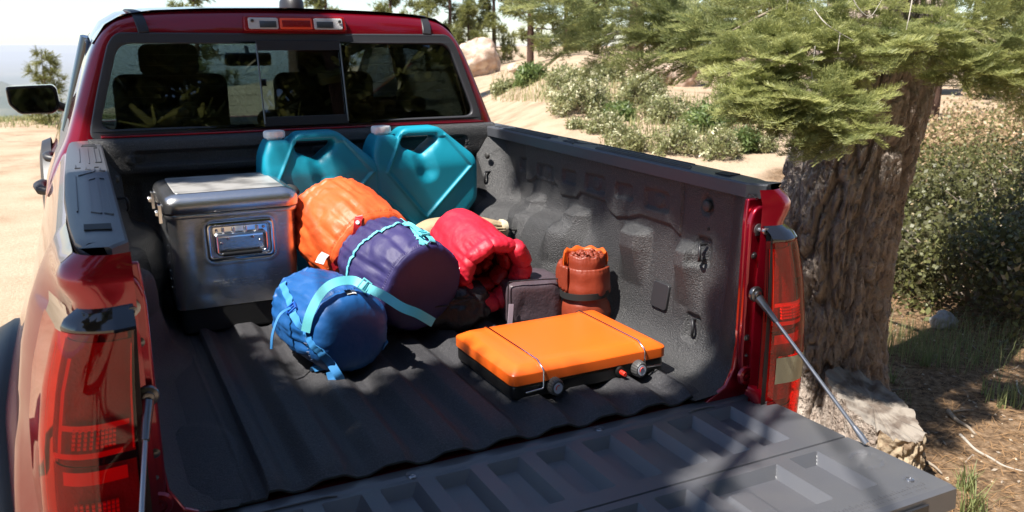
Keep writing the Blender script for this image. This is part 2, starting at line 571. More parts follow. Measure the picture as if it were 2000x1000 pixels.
for side in (1, -1):
    wl = grid_obj('bed_side_wall', len(NY), 171, wall(side), 'liner', truck, flip=(side < 0))
    # tie-down rings, plug, plate
    def ring_mb(y, z, s=1.0):
        xw = .728 if y < 1 else .665
        path = []
        for k in range(13):
            a = -PI / 2 - PI * k / 12
            path.append((side * (xw - .012 - .010 * math.sin(PI * k / 12)), y - .016 * math.cos(a) * s * -1, z + .022 * math.sin(a) * s * -1))
        path = [(side * (xw + .012), y, path[0][2])] + path + [(side * (xw + .012), y, path[-1][2])]
        m = MB().tube(path, .0042, 8)
        return m
    for y, z in ((.245, .318), (.258, .100), (1.49, .360)):
        ring_mb(y, z).obj('tie_down_ring', 'trim_black', wl, smooth=60)
    mt = Matrix.Translation((side * .7385, .249, .446)) @ Matrix.Rotation(-side * PI / 2, 4, 'Y')
    MB().lathe([(.0165, -.004), (.0165, .004), (.013, .007), (.0, .0075)], 20, mt).obj('plug', 'liner_worn', wl, smooth=50)
    mt = Matrix.Translation((side * .668, 1.50, .445)) @ Matrix.Rotation(-side * PI / 2, 4, 'Y')
    MB().lathe([(.013, -.004), (.013, .004), (.010, .007), (.0, .0075)], 20, mt).obj('plug', 'liner_worn', wl, smooth=50)
    m = MB()
    V = []
    for (yy, zz) in rounded([(.372, .113), (.447, .113), (.447, .190), (.372, .190)], .010, 3):
        V.append((yy, zz))
    m2 = [(a, c) for a, c in V]
    ang = math.atan2(.012, .09)
    mt = Matrix.Translation((side * .7225, 0, .15)) @ Matrix.Rotation(side * .16, 4, 'Y') @ Matrix(((0, 0, -side, 0), (1, 0, 0, 0), (0, 1, 0, -.15), (0, 0, 0, 1)))
    m.prism(m2, -.004, .010, mt)
    m.obj('cover_plate', 'trim_black', wl, bevel=.002)
    # small hole, its inner shade painted as a black disc
    mt = Matrix.Translation((side * .7345, .235, .385)) @ Matrix.Rotation(-side * PI / 2, 4, 'Y')
    MB().lathe([(.004, -.002), (.004, .0009)], 10, mt).obj('screw_hole', 'deep_black', wl)

# ---- bulkhead
BP = catmull([(1.66, .560, 0), (1.60, .566, 0), (1.577, .557, 0), (1.568, .53, 0), (1.568, .50, 0), (1.570, .455, 0), (1.582, .440, 0), (1.602, .428, 0), (1.606, .35, 0), (1.606, .2, 0), (1.606, -.01, 0)], 130)
def bh(i, j):
    x = -.74 + 1.48 * i / 360
    p = BP[j]
    y, z = p.x, p.y
    d = box_sd(x, z, 0, .497, .61, .022, .018)
    y += .016 * sst(.008, -.010, d)
    for xc in (-.605, 0.02, .585):
        dd = box_sd(x, z, xc, .495, .026, .014, .013)
        y -= .010 * sst(.004, -.003, dd)
    if z < .42:
        y += .010 * sst(-.3, .3, math.sin(x * 2 * PI / .24)) * sst(.42, .40, z)
    return (x, y, z)
bulk = grid_obj('bulkhead', 361, 130, bh, 'liner', truck, flip=True)
for xc in (-.605, 0.02, .585):
    pts = rounded([(xc - .022, .484), (xc + .022, .484), (xc + .022, .506), (xc - .022, .506)], .010, 4)
    mt = Matrix.Translation((0, 1.578, 0)) @ Matrix(((1, 0, 0, 0), (0, 0, -1, 0), (0, 1, 0, 0), (0, 0, 0, 1)))
    MB().prism(pts, -.004, .006, mt).obj('oval_plug', 'rubber', bulk, bevel=.002)

MB().box((-.70, 1.60, .5665), (.70, 1.672, .5735)).obj('cab_seam', 'paint', truck, bevel=.002)

# ---- rail caps on top of the bed sides
def rail_outer(y):       # half width of the outer cap edge along y
    return interp([(.0, .730), (.02, .752), (.05, .772), (.10, .786), (.25, .796), (.6, .806), (1.0, .808), (1.5, .806), (1.8, .795)], y)
def make_cap(side):
    m = MB()
    inner = .700
    Y = [0.02, 0.035, .06, .1, .15] + [.15 + 1.52 * k / 24 for k in range(1, 25)]
    V = []; F = []
    def zt(y): return .537 + .010 * y
    for y in Y:
        o = rail_outer(y)
        inn = inner + (.028 * sst(.06, .02, y))
        prof = [(inn, zt(y) - .036), (inn, zt(y) - .004), (inn + .005, zt(y)), (inn + .05, zt(y) + .002), (o - .012, zt(y) + .0005), (o - .003, zt(y) - .005), (o, zt(y) - .018), (o - .004, zt(y) - .026)]
        for u, z in prof: V.append((side * u, y, z))
    n = 8
    for i in range(len(Y) - 1):
        for k in range(n - 1):
            f = (i * n + k, (i + 1) * n + k, (i + 1) * n + k + 1, i * n + k + 1)
            F.append(f if side > 0 else f[::-1])
    F.append(tuple(range(n)) if side > 0 else tuple(range(n))[::-1])
    F.append(tuple(range((len(Y) - 1) * n, len(Y) * n)))
    c = obj('rail_cap', V, F, 'cap_plastic', truck, smooth=35)
    # stake pocket and moulded relief
    def zz(y): return .5395 + .010 * y
    po = MB()
    px = [(.722, .150), (.768, .160), (.768, .215), (.722, .205)]
    po.prism([(side * a, bb) for a, bb in px], zz(.18) - .0006, zz(.18) + .0018)
    po.obj('pocket', 'deep_black', c)  # flat black plate painting the shade inside the pocket
    rl = MB()
    def line(pts, ww=.0013, h=.0015):
        for (x0, y0), (x1, y1) in zip(pts, pts[1:]):
            a, bq = Vector((side * x0, y0, 0)), Vector((side * x1, y1, 0))
            d = (bq - a).normalized(); s = Vector((-d.y, d.x, 0)) * ww
            a -= d * ww * .8; bq += d * ww * .8
            V8 = []
            for zc in (-.004, h):
                for q in (a - s, bq - s, bq + s, a + s):
                    V8.append((q.x, q.y, zz(q.y) + zc))
            rl.add(V8, [(0, 3, 2, 1), (4, 5, 6, 7), (0, 1, 5, 4), (1, 2, 6, 5), (2, 3, 7, 6), (3, 0, 4, 7)])
    line([(.715, .30), (.715, .78), (.728, .80), (.728, .32), (.715, .30)])
    line([(.735, .32), (.735, .80), (.752, .77), (.752, .34), (.735, .32)])
    line([(.778, .36), (.780, .86)])
    line([(.772, .86), (.745, .90), (.745, .96), (.755, .97), (.755, 1.02)])
    line([(.712, .92), (.722, .93), (.722, 1.0), (.735, 1.0), (.735, .93), (.742, .90)])
    line([(.768, 1.0), (.780, 1.0), (.780, 1.07)])
    line([(.715, 1.10), (.715, 1.45), (.728, 1.45), (.728, 1.10), (.715, 1.10)])
    line([(.745, 1.08), (.745, 1.45)]); line([(.768, 1.12), (.768, 1.45)])
    line([(.72, 1.50), (.76, 1.50), (.76, 1.54), (.72, 1.54), (.72, 1.50)])
    rl.obj('moulded_line', 'cap_plastic', c)
    return c
for s in (1, -1): make_cap(s)

# ---- outer bed sides wrapping round the rear corners
UZ = [(-.62, .88), (-.35, .905), (-.1, .925), (.08, .930), (.2, .922), (.30, .905), (.38, .882), (.44, .858), (.48, .838), (.505, .824), (.520, .812), (.527, .800)]
def side_u(y, z):
    u = interp(UZ, z)
    # swelling wheel arch
    d = math.hypot(y - .86, z + .40)
    u += .045 * sst(.80, .55, d) * sst(.36, .05, z)
    u -= .078 * sst(.30, .0, y) * sst(.50, .40, z)
    if z > .43: u -= .012 * sst(.15, .0, y)
    return u
def wrap(t, z, off=0.0, yr=0.0):
    """t 0..1 rear face from x=.70 outwards, 1..2 corner, 2..3 side to y=1.7 ; returns (u, y)"""
    rc = .06
    uu = side_u(.02, z)
    if t <= 1:
        return (.70 + (uu - rc - .70) * t, yr - off - .010 * t)
    if t <= 2:
        a = (t - 1) * PI / 2
        cx, cy = uu - rc, yr - .010 + rc
        r = rc + off
        return (cx + r * math.sin(a), cy - r * math.cos(a))
    y = yr - .010 + rc + (t - 2) * (1.70 - rc)
    k = min(1, (t - 2) * 6)
    return (side_u(.02, z) * (1 - k) + side_u(y, z) * k + off, y)
AC = (.86, -.40)
def bedside(side):
    T = [k / 8 for k in range(8)] + [1 + k / 10 for k in range(10)] + [2 + k / 90 for k in range(91)]
    Z = [-.62 + (1.147) * k / 70 for k in range(71)]
    V = [];F = []
    for t in T:
        for z in Z:
            u, y = wrap(t, z)
            # rounded-over upper rear shoulder
            if z > .49 and t < 2: y += .012 * sst(.49, .527, z)
            V.append((side * u, y, z))
    n = len(Z)
    for i in range(len(T) - 1):
        for j in range(n - 1):
            u, y = wrap(T[i], Z[j])
            if math.hypot(y - AC[0], Z[j] - AC[1]) < .49 and T[i] > 2: continue
            f = (i * n + j, (i + 1) * n + j, (i + 1) * n + j + 1, i * n + j + 1)
            F.append(f if side > 0 else f[::-1])
    p = obj('bed_side_panel', V, F, 'paint', truck, smooth=60)
    return p
for side in (1, -1):
    bs = bedside(side)
    # arch flare
    V = [];F = []
    N = 60
    for k in range(N + 1):
        a = R(-35) + (R(215) - R(-35)) * k / N
        ca, sa = math.cos(a), math.sin(a)
        for (r, du) in ((.47, -.03), (.475, .045), (.50, .060), (.555, .045), (.575, .012), (.575, -.02)):
            yy, zz_ = AC[0] + r * ca, AC[1] + r * sa
            V.append((side * (side_u(yy, max(zz_, -.6)) + du), yy, zz_))
    for k in range(N):
        for j in range(5):
            f = (k * 6 + j, k * 6 + j + 1, (k + 1) * 6 + j + 1, (k + 1) * 6 + j)
            F.append(f if side > 0 else f[::-1])
    obj('wheel_arch_flare', V, F, 'trim_black', truck, smooth=50)
    # rear wheel
    mt = Matrix.Translation((side * .80, AC[0], -.455)) @ Matrix.Rotation(side * PI / 2, 4, 'Y')
    wh = MB().lathe([(.24, -.13), (.37, -.13), (.393, -.10), (.395, 0), (.393, .10), (.37, .13), (.24, .13)], 48, mt).obj('wheel', 'tyre', truck, smooth=40)
    MB().lathe([(.02, .10), (.06, .125), (.20, .09), (.235, .125), (.24, .11)], 30, mt).obj('rim', 'dark_metal', wh, smooth=40)

    # jamb between liner and lamp
    jb = MB()
    jx = lambda x: side * x
    def quadstrip(pts, y, name, m, par=truck, bev=None, d=.02):
        q = MB(); q.prism([(jx(a), c) for a, c in pts], -y, -y + d * -1, Matrix(((1, 0, 0, 0), (0, 0, -1, 0), (0, 1, 0, 0), (0, 0, 0, 1))))
        return q.obj(name, m, par, bevel=bev)
    jpts = [(.688, .502), (.684, .45), (.684, .25), (.684, .12), (.678, .06), (.655, .015), (.60, -.012), (.58, -.03), (.735, -.03), (.748, .02), (.752, .22), (.752, .38), (.765, .44), (.765, .47), (.74, .505)]
    MBx = Matrix(((1, 0, 0, 0), (0, 0, -1, 0), (0, 1, 0, 0), (0, 0, 0, 1)))
    j = MB().prism([(jx(a), c) for a, c in jpts], -.050, -.035, MBx).obj('tailgate_jamb', 'paint', truck, bevel=.004)
    # raised pressing on the jamb
    MB().prism([(jx(a), c) for a, c in rounded([(.683, .45), (.683, .08), (.695, .03), (.735, .03), (.738, .38), (.748, .44), (.74, .485), (.70, .485)], .02, 4)], -.036, -.018, MBx).obj('pressing', 'paint', j, bevel=.006, seg=3)
    MB().prism([(jx(a), c) for a, c in rounded([(.728, .44), (.712, .30), (.708, .06), (.738, .06), (.742, .38)], .008, 3)], -.019, -.010, MBx).obj('pressing', 'paint', j, bevel=.004, seg=2)
    def bolt(x, z, r=.006, y=.02):
        mt = Matrix.Translation((jx(x), y, z)) @ Matrix.Rotation(PI / 2, 4, 'X')
        MB().lathe([(r * 1.6, -.001), (r * 1.6, .002), (r, .003), (r, .006), (r * .5, .007), (0, .0068)], 12, mt).obj('bolt', 'dark_metal', j, smooth=40)
    bolt(.702, .362); bolt(.697, .148); bolt(.705, .415, .003); bolt(.700, .265, .003); bolt(.699, .10, .003)
    # striker: washer and protruding pin
    mt = Matrix.Translation((jx(.708), .016, .428)) @ Matrix.Rotation(PI / 2, 4, 'X')
    MB().lathe([(.0145, 0), (.0145, .003), (.006, .004), (.005, .022), (.0085, .023), (.0085, .029), (.004, .0295), (.0035, .020)], 24, mt).obj('striker', 'cable_metal', j, smooth=40)
    # lower hinge boss
    mt = Matrix.Translation((jx(.700), .018, .045)) @ Matrix.Rotation(PI / 2, 4, 'X')
    MB().lathe([(.026, 0), (.022, .006), (.014, .008), (.013, .004), (.006, .004), (.005, .009), (0, .009)], 24, mt).obj('hinge_boss', 'paint', j, smooth=40)
    hm = MB(); hm.tube([(jx(.700), .01, .012), (jx(.715), -.005, .004), (jx(.725), -.01, -.02)], [.016, .020, .018], 12)
    hm.obj('hinge_arm', 'paint', j, smooth=60)

    # ---- tail lamp
    def lamp_surf(t0, t1, z0, z1, off, nt_=26, nz_=30, yr=-.004, cut=None):
        V = []; F = []
        for i in range(nt_ + 1):
            for k in range(nz_ + 1):
                t = t0 + (t1 - t0) * i / nt_
                z = z0 + (z1 - z0) * k / nz_
                u, y = wrap(t, z, off, yr)
                if cut: u, y, z = cut(u, y, z, t)
                V.append((side * u, y, z))
        for i in range(nt_):
            for k in range(nz_):
                f = (i * (nz_ + 1) + k, (i + 1) * (nz_ + 1) + k, (i + 1) * (nz_ + 1) + k + 1, i * (nz_ + 1) + k + 1)
                F.append(f if side > 0 else f[::-1])
        return V, F
    V, F = lamp_surf(.14, 2.10, -.20, .425, .010)
    lamp = obj('tail_lamp', V, F, 'gloss_black', truck, smooth=180)
    V, F = lamp_surf(.27, 2.07, -.195, .405, .034)
    obj('lens', V, F, 'red_glass', lamp, smooth=180)
    # dark frame strip beside the lens, closing its edge
    V, F = lamp_surf(.14, .28, -.20, .420, .026, 6, 30)
    obj('frame_strip', V, F, 'deep_black', lamp, smooth=180)
    for (ta, tb, za, zb, of, mm) in ((.32, 1.92, .18, .385, .012, 'lens_inner'), (.32, 1.92, -.02, .165, .012, 'lens_inner'), (.32, 1.85, -.19, -.04, .012, 'paint_dull'),
                                     (.42, 1.5, .236, .246, .024, 'lens_bright'), (.56, 1.6, .186, .196, .024, 'lens_bright'), (.56, 1.5, .045, .055, .024, 'lens_bright'),
                                     (.34, .38, .19, .38, .024, 'lens_bright'), (1.85, 1.92, .0, .38, .026, 'lens_bright'), (1.5, 1.56, .19, .36, .022, 'lens_bright'), (.5, 1.5, .135, .160, .020, 'lens_bright')):
        V, F = lamp_surf(ta, tb, za, zb, of, 20, 6)
        obj('reflector', V, F, mm, lamp, smooth=60)
    for zb in (.205, .066):
      g = MB()
      for r_ in range(5):
        for c_ in range(9):
                t = .72 + c_ * .075; z = zb + r_ * .008
                u, y = wrap(t, z, .022, -.004)
                g.box((side * u - .0025, y - .003, z - .0025), (side * u + .0025, y + .004, z + .0025))
      g.obj('light_cell', 'lens_bright', lamp)['kind'] = 'stuff'
    V, F = lamp_surf(.46, 1.7, .035 if side > 0 else -.17, .105 if side > 0 else -.10, .0355, 16, 8)
    obj('reverse_lens', V, F, 'lens_cream' if side > 0 else 'lens_inner', lamp, smooth=180)
    # glossy black ledge over the lamp
    V = []; F = []
    TT = [.16 + 1.56 * k / 50 for k in range(51)]
    for t in TT:
        for (z, of) in ((.402, .020), (.404, .032), (.411, .034), (.424, .022), (.440, -.004)):
            pk = 0
            u, y = wrap(t, z, of + .008 * pk, -.004)
            V.append((side * u, y, z + .012 * pk * (1 if z > .42 else .4)))
    for i in range(50):
        for k in range(4):
            f = (i * 5 + k, (i + 1) * 5 + k, (i + 1) * 5 + k + 1, i * 5 + k + 1)
            F.append(f if side > 0 else f[::-1])
    obj('lamp_ledge', V, F, 'gloss_black', lamp, smooth=50)
    # bumper corner under the lamp
    # ---- tailgate stay rod
    top = Vector((jx(.699), .000, .268)); bot = Vector((jx(.766), -.315, -.012))
    d = (bot - top).normalized()
    cb = MB()
    cb.tube([top + d * .06, bot - d * .015], .0045, 8)
    cable = cb.obj('tailgate_stay', 'cable_metal', truck, smooth=60)
    mt = Matrix.Translation(top) @ Matrix.Rotation(PI / 2, 4, 'X')
    MB().lathe([(.019, -.004), (.020, .001), (.018, .006), (.011, .008), (.010, .012), (.006, .013), (0, .012)], 24, mt).obj('stay_end', 'dark_metal', cable, smooth=40)
    MB().tube([top + d * .012, top + d * .045, top + d * .05, top + d * .085], [.012, .0095, .0085, .0072], 10).obj('stay_sleeve', 'dark_metal', cable, smooth=60)
    MB().tube([bot - d * .045, bot - d * .02, bot], [.0052, .0075, .0072], 10).obj('stay_sleeve', 'cable_metal', cable, smooth=60)

# ---- tailgate
def tg_w(y): return interp([(-.535, .787), (-.35, .781), (-.255, .765), (-.064, .758), (-.03, .753), (0.0, .738), (.03, .722), (.048, .700), (.06, .68)], y)
pockets = []
k = 0
while .642 - .1207 * k > -.80:
    xr = .642 - .1207 * k
    pockets.append((xr - .083, xr, -.208, -.002))
    k += 1
for xr in (.650,): pockets.append((xr - .085, xr, -.448, -.280))
pockets.append((.318, .524, -.448, -.286))
for q in range(6):
    xr = .282 - .1207 * q
    pockets.append((xr - .085, xr, -.448, -.282))
def pk_depth(x, y, p):
    xl, xr, y0, y1 = p
    if x < xl or x > xr or y < y0 or y > y1: return 0.0
    dep = .022
    return min(dep, (xr - x) / .019 * dep, (x - xl) / .0045 * dep, (y1 - y) / .020 * dep, (y - y0) / .004 * dep)
TZ = -.020
def tg_z(x, y):
    z = TZ
    z += .0035 * sst(.012, .022, y)                 # hinge-side rail
    for p in pockets: z -= pk_depth(x, y, p)
    z -= .008 * max(0, 1 - abs(y + .2575) / .0032)      # split groove
    d = abs(math.hypot(x - .715, (y + .362)) - .034)
    z -= .0022 * sst(.0028, .0012, d)
    d = abs(math.hypot(x + .715, (y + .362)) - .034)
    z -= .0022 * sst(.0028, .0012, d)
    for bx, by in TB: 
        r = math.hypot(x - bx, y - by)
        if r < .03: z -= .003 * sst(.014, .010, r)
    # raised stepped bar in the wide pocket
    d = box_sd(x, y, .385, -.375, .030, .055, .006)
    z += .006 * sst(.003, -.003, d) 
    return z
TB = [(.678, .050), (.269, .032), (-.206, .022), (-.62, .03), (.727, -.462), (-.727, -.462)]
xb = set()
for p in pockets:
    for a in (p[0], p[0] + .0045, p[1] - .019, p[1] - .01425, p[1] - .0095, p[1] - .00475, p[1]): xb.add(round(a, 5))
XS = sorted(xb | {round(-.68 + i * 1.36 / 230, 5) for i in range(231)})
XS = [x for x in XS if x in xb or min(abs(x - b_) for b_ in xb) > .0016]
XS += [.684, .688, .692, .697]
XS = [a for a in XS if -.68 <= a]
yb = set()
for p in pockets:
    for a in (p[2], p[2] + .004, p[3] - .020, p[3] - .015, p[3] - .010, p[3] - .005, p[3]): yb.add(round(a, 5))
yb |= {-.2575, -.2543, -.2607, .012, .022}
yb0 = set(yb)
YS = sorted(yb | {round(-.515 + i * .565 / 130, 5) for i in range(131)})
YS = [y for y in YS if y in yb0 or min(abs(y - b_) for b_ in yb0) > .0016]
def xcols(y):
    w_ = tg_w(y)
    xsf = [x for x in XS if abs(x) <= .66]
    out = [-(.66 + (w_ - .66) * k / 14) for k in range(14, 0, -1)] + xsf + [.66 + (w_ - .66) * k / 14 for k in range(1, 15)]
    return out
V = []; F = []
nx = len(xcols(0))
rows = [(-.522, 'r3')] + [(y, 'n') for y in YS] + [(.056, 'h')]
for y, kind in rows:
    for x in xcols(y):
        z = tg_z(x, min(max(y, -.515), .05))
        if kind == 'r3': z -= .004
        if kind == 'h': z -= .004
        V.append((x, y, z))
for i in range(len(rows) - 1):
    for j in range(nx - 1):
        a_, b_, c_, d_ = i * nx + j, i * nx + j + 1, (i + 1) * nx + j + 1, (i + 1) * nx + j
        F += [(a_, b_, c_), (a_, c_, d_)]
# skirt
top_n = len(V)
loop = [0 * nx + j for j in range(nx)] + [i * nx + nx - 1 for i in range(1, len(rows))] + [(len(rows) - 1) * nx + j for j in range(nx - 2, -1, -1)] + [i * nx for i in range(len(rows) - 2, 0, -1)]
prev = loop
for (dz, grow) in ((-.005, .004), (-.050, .006), (-.062, -.004), (-.075, -.03)):
    cur = []
    for idx in loop:
        x, y, z = V[idx]
        sx = grow if x > tg_w(y) - 1e-4 else (-grow if x < -tg_w(y) + 1e-4 else 0)
        sy = -grow if y < -.52 else (grow * .5 if y > .055 else 0)
        cur.append(len(V)); V.append((x + sx, y + sy, TZ + dz - .001))
    for a in range(len(loop)):
        c = (a + 1) % len(loop)
        F.append((prev[c], prev[a], cur[a], cur[c]))
    prev = cur
gate = obj('tailgate', V, F, 'gate_plastic', truck, smooth=28)
MB().box((-.75, -.49, -.10), (.75, .03, -.095)).obj('outer_skin', 'paint', gate)
# lower outer edge moulding
MB().box((-.70, -.5335, -.070), (.70, -.5285, -.035)).obj('edge_recess', 'trim_black', gate, bevel=.002)
for bx, by in TB:
    mt = Matrix.Translation((bx, by, TZ - .0005))
    bo = MB().lathe([(.0095, -.002), (.0085, .0012), (.005, .0025), (.0045, .0012), (0, .001)], 16, mt).obj('bolt', 'cable_metal', gate, smooth=40)
for sx in (1, -1):
    tk = MB()
    for q in range(34):
        x = sx * (.735 - q * .0083)
        ln = .011 if q % 5 == 0 else (.007 if q % 2 else .0045)
        tk.box((x - .0009, -.492, TZ - .0005), (x + .0009, -.492 + ln, TZ + .0011))
    tk.obj('ruler_mark', 'gate_plastic', gate)
    tk = MB()
    for q in range(30):
        x = sx * (.733 - q * .0083)
        if q % 5: 
            tk.box((x - .0016, -.504, TZ - .0005), (x + .0004, -.499, TZ + .0009))
    tk.obj('ruler_mark', 'gate_plastic', gate)
# embossed ridge near the hinge side
for xa, xc_ in ((-.56, -.37), (.52, .60)):
    MB().tube([(xa, .012, TZ + .001), (xa + .02, .016, TZ + .003), (xc_ - .02, .016, TZ + .003), (xc_, .012, TZ + .001)], .003, 8).obj('ridge', 'gate_plastic', gate, smooth=60)

# ================================================================== CAB
def yw(z): return 1.665 + (z - .57) * .24
SIL = [(.90, .30), (.885, .40), (.850, .48), (.812, .54), (.785, .62), (.757, .70), (.722, .80), (.690, .875), (.645, .940), (.585, .975), (.49, .990), (.30, 1.000), (0, 1.006)]
FRO = [(.735, .30), (.735, .40), (.735, .50), (.735, .552), (.722, .62), (.698, .70), (.664, .80), (.640, .862), (.615, .893), (.57, .908), (.49, .911), (.30, .913), (0, .914)]
def full(P):
    return [(-u, z) for u, z in P] + [(u, z) for u, z in P[-2::-1]]
def ring(P, y, off=0):
    return [(u, (y(z) if callable(y) else y) + off + .03 * (abs(u) / .75) ** 2, z) for u, z in full(P)]
def lerpP(A, B, t): return [(a[0] + (c[0] - a[0]) * t, a[1] + (c[1] - a[1]) * t) for a, c in zip(A, B)]
rings = [ring(lerpP(FRO, SIL, -.12), yw, .012), ring(FRO, yw, .010), ring(lerpP(FRO, SIL, .45), yw, .012), ring(lerpP(FRO, SIL, .78), yw, .026), ring(lerpP(FRO, SIL, .93), yw, .050), ring(SIL, yw, .085), ring([(u * 1.003, z + .002) for u, z in SIL], yw, .15), ring([(u * 1.006, z + .006) for u, z in SIL], yw, .36)]
n = len(rings[0])
V = [p for r_ in rings for p in r_]
F = [(i * n + j, i * n + j + 1, (i + 1) * n + j + 1, (i + 1) * n + j) for i in range(len(rings) - 1) for j in range(n - 1)]
cab = obj('cab', V, F, 'paint', truck, smooth=180)
sub = cab.modifiers.new('subsurf', 'SUBSURF'); sub.levels = 1; sub.render_levels = 2
# roof
RY = [1.80, 1.92, 2.1, 2.35, 2.6, 2.9, 3.1, 3.25]
topP = [p for p in SIL if p[1] > .86]
def roofring(y):
    k = [(u * (1 - .03 * max(0, y - 2.6)), z + .030 * sst(1.85, 2.5, y) - .05 * sst(2.9, 3.3, y)) for u, z in topP]
    return [(u, y + .03 * (abs(u) / .75) ** 2, z + .0) for u, z in full(k)]
rings = [roofring(y) for y in RY]
rings = [[(x, y, z - .001) for x, y, z in r_] for r_ in rings]
inner = [[(x * .96, y, z - .045) for x, y, z in r_] for r_ in rings]
n = len(rings[0])
V = [p for r_ in rings for p in r_]
F = [(i * n + j, i * n + j + 1, (i + 1) * n + j + 1, (i + 1) * n + j) for i in range(len(rings) - 1) for j in range(n - 1)]
roof = obj('roof', V, F, 'paint', truck, smooth=180)
V = [p for r_ in inner for p in r_]
obj('headliner', V, [f[::-1] for f in F], 'headliner', roof, smooth=180)
# roof side rails (above the side windows) and pillars
for s in (1, -1):
    ra = MB()
    ra.tube([(s * .630, 2.05, .90), (s * .640, 2.5, .915), (s * .66, 3.0, .905), (s * .62, 3.2, .87), (s * .68, 3.6, .66), (s * .745, 3.95, .46)], [.02, .025, .025, .022, .022, .022], 10)
    ra.obj('side_rail', 'trim_black', truck, smooth=60)
    MB().tube([(s * .680, 2.62, .90), (s * .80, 2.70, .50)], .04, 8).obj('door_pillar', 'gloss_black', truck, smooth=60)
    # side glass and its rubber
    wv = [(.79, 2.02, .575), (.705, 1.98, .80), (.69, 2.10, .875), (.69, 3.05, .90), (.735, 3.45, .71), (.80, 3.82, .50), (.812, 2.1, .50)]
    g = MB(); N7 = len(wv)
    g.add([(s * (a), b_, c_) for a, b_, c_ in wv] + [(s * (a - .004), b_, c_) for a, b_, c_ in wv], [tuple(range(N7)), tuple(range(2 * N7 - 1, N7 - 1, -1))] + [(k, (k + 1) % N7, N7 + (k + 1) % N7, N7 + k) for k in range(N7)])
    g.obj('side_window', 'rear_glass', truck, smooth=0 or 30)
    MB().tube([(s * (a + .006), b_, c_) for a, b_, c_ in wv + wv[:1]], .009, 6).obj('window_rubber', 'trim_black', truck, smooth=60)
    # roof ditch moulding
    V = []; 
    path = [(.525, yw(.912) + .006, .912), (.527, yw(.93) + .010, .930), (.532, yw(.95) + .025, .953), (.536, yw(.97) + .050, .970), (.538, yw(.985) + .085, .981), (.538, 2.0, .989), (.535, 2.3, 1.004), (.525, 2.8, 1.008)]
    path = [(s * a, b_ + .012, c_ - .004) for a, b_, c_ in path]
    nr = [Vector((0, -1, .25)), Vector((0, -1, .3)), Vector((0, -1, .5)), Vector((0, -.7, .8)), Vector((0, -.3, 1)), Vector((0, 0, 1)), Vector((0, 0, 1)), Vector((0, 0, 1))]
    V, F = ribbon(path, nr, .036, .010)
    obj('roof_moulding', V, F, 'trim_black', roof, bevel=.003)
# doors and front body (outer side skins)
for s in (1, -1):
    V = []; F = []
    YY = [1.72 + 3.5 * k / 60 for k in range(61)]
    ZZ = [-.45 + .95 * k / 24 for k in range(25)]
    for y in YY:
        for z in ZZ:
            u = interp([(-.45, .86), (-.2, .895), (.1, .905), (.28, .898), (.36, .885), (.42, .868), (.46, .848), (.50, .815)], z)
            u += .03 * sst(3.9, 4.3, y) * sst(.45, .2, z)
            u += .012 * sst(.03, 0, abs(z - .22 - .02 * (y - 2)))
            zz2 = z
            V.append((s * u, y, zz2))
    for i in range(60):
        for j in range(24):
            f = (i * 25 + j, (i + 1) * 25 + j, (i + 1) * 25 + j + 1, i * 25 + j + 1)
            F.append(f if s > 0 else f[::-1])
    dr = obj('body_side', V, F, 'paint', truck, smooth=180)
    for yh, zh in ((2.20, .335), (3.25, .335)):
        hd = MB().tube([(s * .880, yh - .10, zh - .01), (s * .918, yh - .09, zh), (s * .928, yh, zh + .003), (s * .918, yh + .09, zh), (s * .880, yh + .10, zh - .01)], [.014, .018, .020, .018, .014], 10)
        hd.obj('door_handle', 'trim_black', truck, smooth=60)
    gp = MB()
    for yg in (2.70, 3.95):
        gp.box((min(s * .80, s * .945), yg - .004, -.4), (max(s * .80, s * .945), yg + .004, .40))
    # front arch flare
    V = []; F = []
    for k in range(41):
        a = R(-20) + R(220) * k / 40
        for (r, du) in ((.46, .0), (.465, .05), (.50, .07), (.56, .05), (.575, .0)):
            V.append((s * (.935 + du), 4.45 + r * math.cos(a), -.42 + r * math.sin(a) * 1.28))
    for k in range(40):
        for j in range(4):
            f = (k * 5 + j, k * 5 + j + 1, (k + 1) * 5 + j + 1, (k + 1) * 5 + j)
            F.append(f if s > 0 else f[::-1])
    obj('front_arch_flare', V, F, 'trim_black', truck, smooth=50)
    mt = Matrix.Translation((s * .80, 4.45, -.455)) @ Matrix.Rotation(s * PI / 2, 4, 'Y')
    wh = MB().lathe([(.24, -.13), (.37, -.13), (.393, -.10), (.395, 0), (.393, .10), (.37, .13), (.24, .13)], 40, mt).obj('wheel', 'tyre', truck, smooth=40)
# hood and dash
hd = MB()
hv = [(-.86, 4.0, .44), (.86, 4.0, .44), (.84, 5.2, .36), (-.84, 5.2, .36), (-.86, 4.0, .30), (.86, 4.0, .30), (.84, 5.2, .1), (-.84, 5.2, .1)]
hd.add(hv, [(0, 1, 2, 3), (7, 6, 5, 4), (0, 4, 5, 1), (1, 5, 6, 2), (2, 6, 7, 3), (3, 7, 4, 0)])
hd.obj('hood', 'paint', truck, bevel=.03, seg=3)
inn = MB(); inn.box((-.76, 3.55, .10), (.76, 4.0, .44)); inn.obj('dashboard', 'seat', truck, bevel=.04, seg=3)
MB().box((-.86, 1.74, -.42), (.86, 4.0, -.36)).obj('cab_floor', 'deep_black', truck)
ws = MB(); ws.add([(-.77, 4.0, .45), (.77, 4.0, .45), (.60, 3.22, .93), (-.60, 3.22, .93), (-.77, 4.0, .445), (.77, 4.0, .445), (.60, 3.215, .925), (-.60, 3.215, .925)], [(0, 1, 2, 3), (7, 6, 5, 4), (0, 4, 5, 1), (1, 5, 6, 2), (2, 6, 7, 3), (3, 7, 4, 0)])
ws.obj('windscreen', 'clear_glass', truck, smooth=20)
MB().box((-.76, 1.72, -.36), (.76, 1.735, .555)).obj('rear_trim', 'seat', truck)
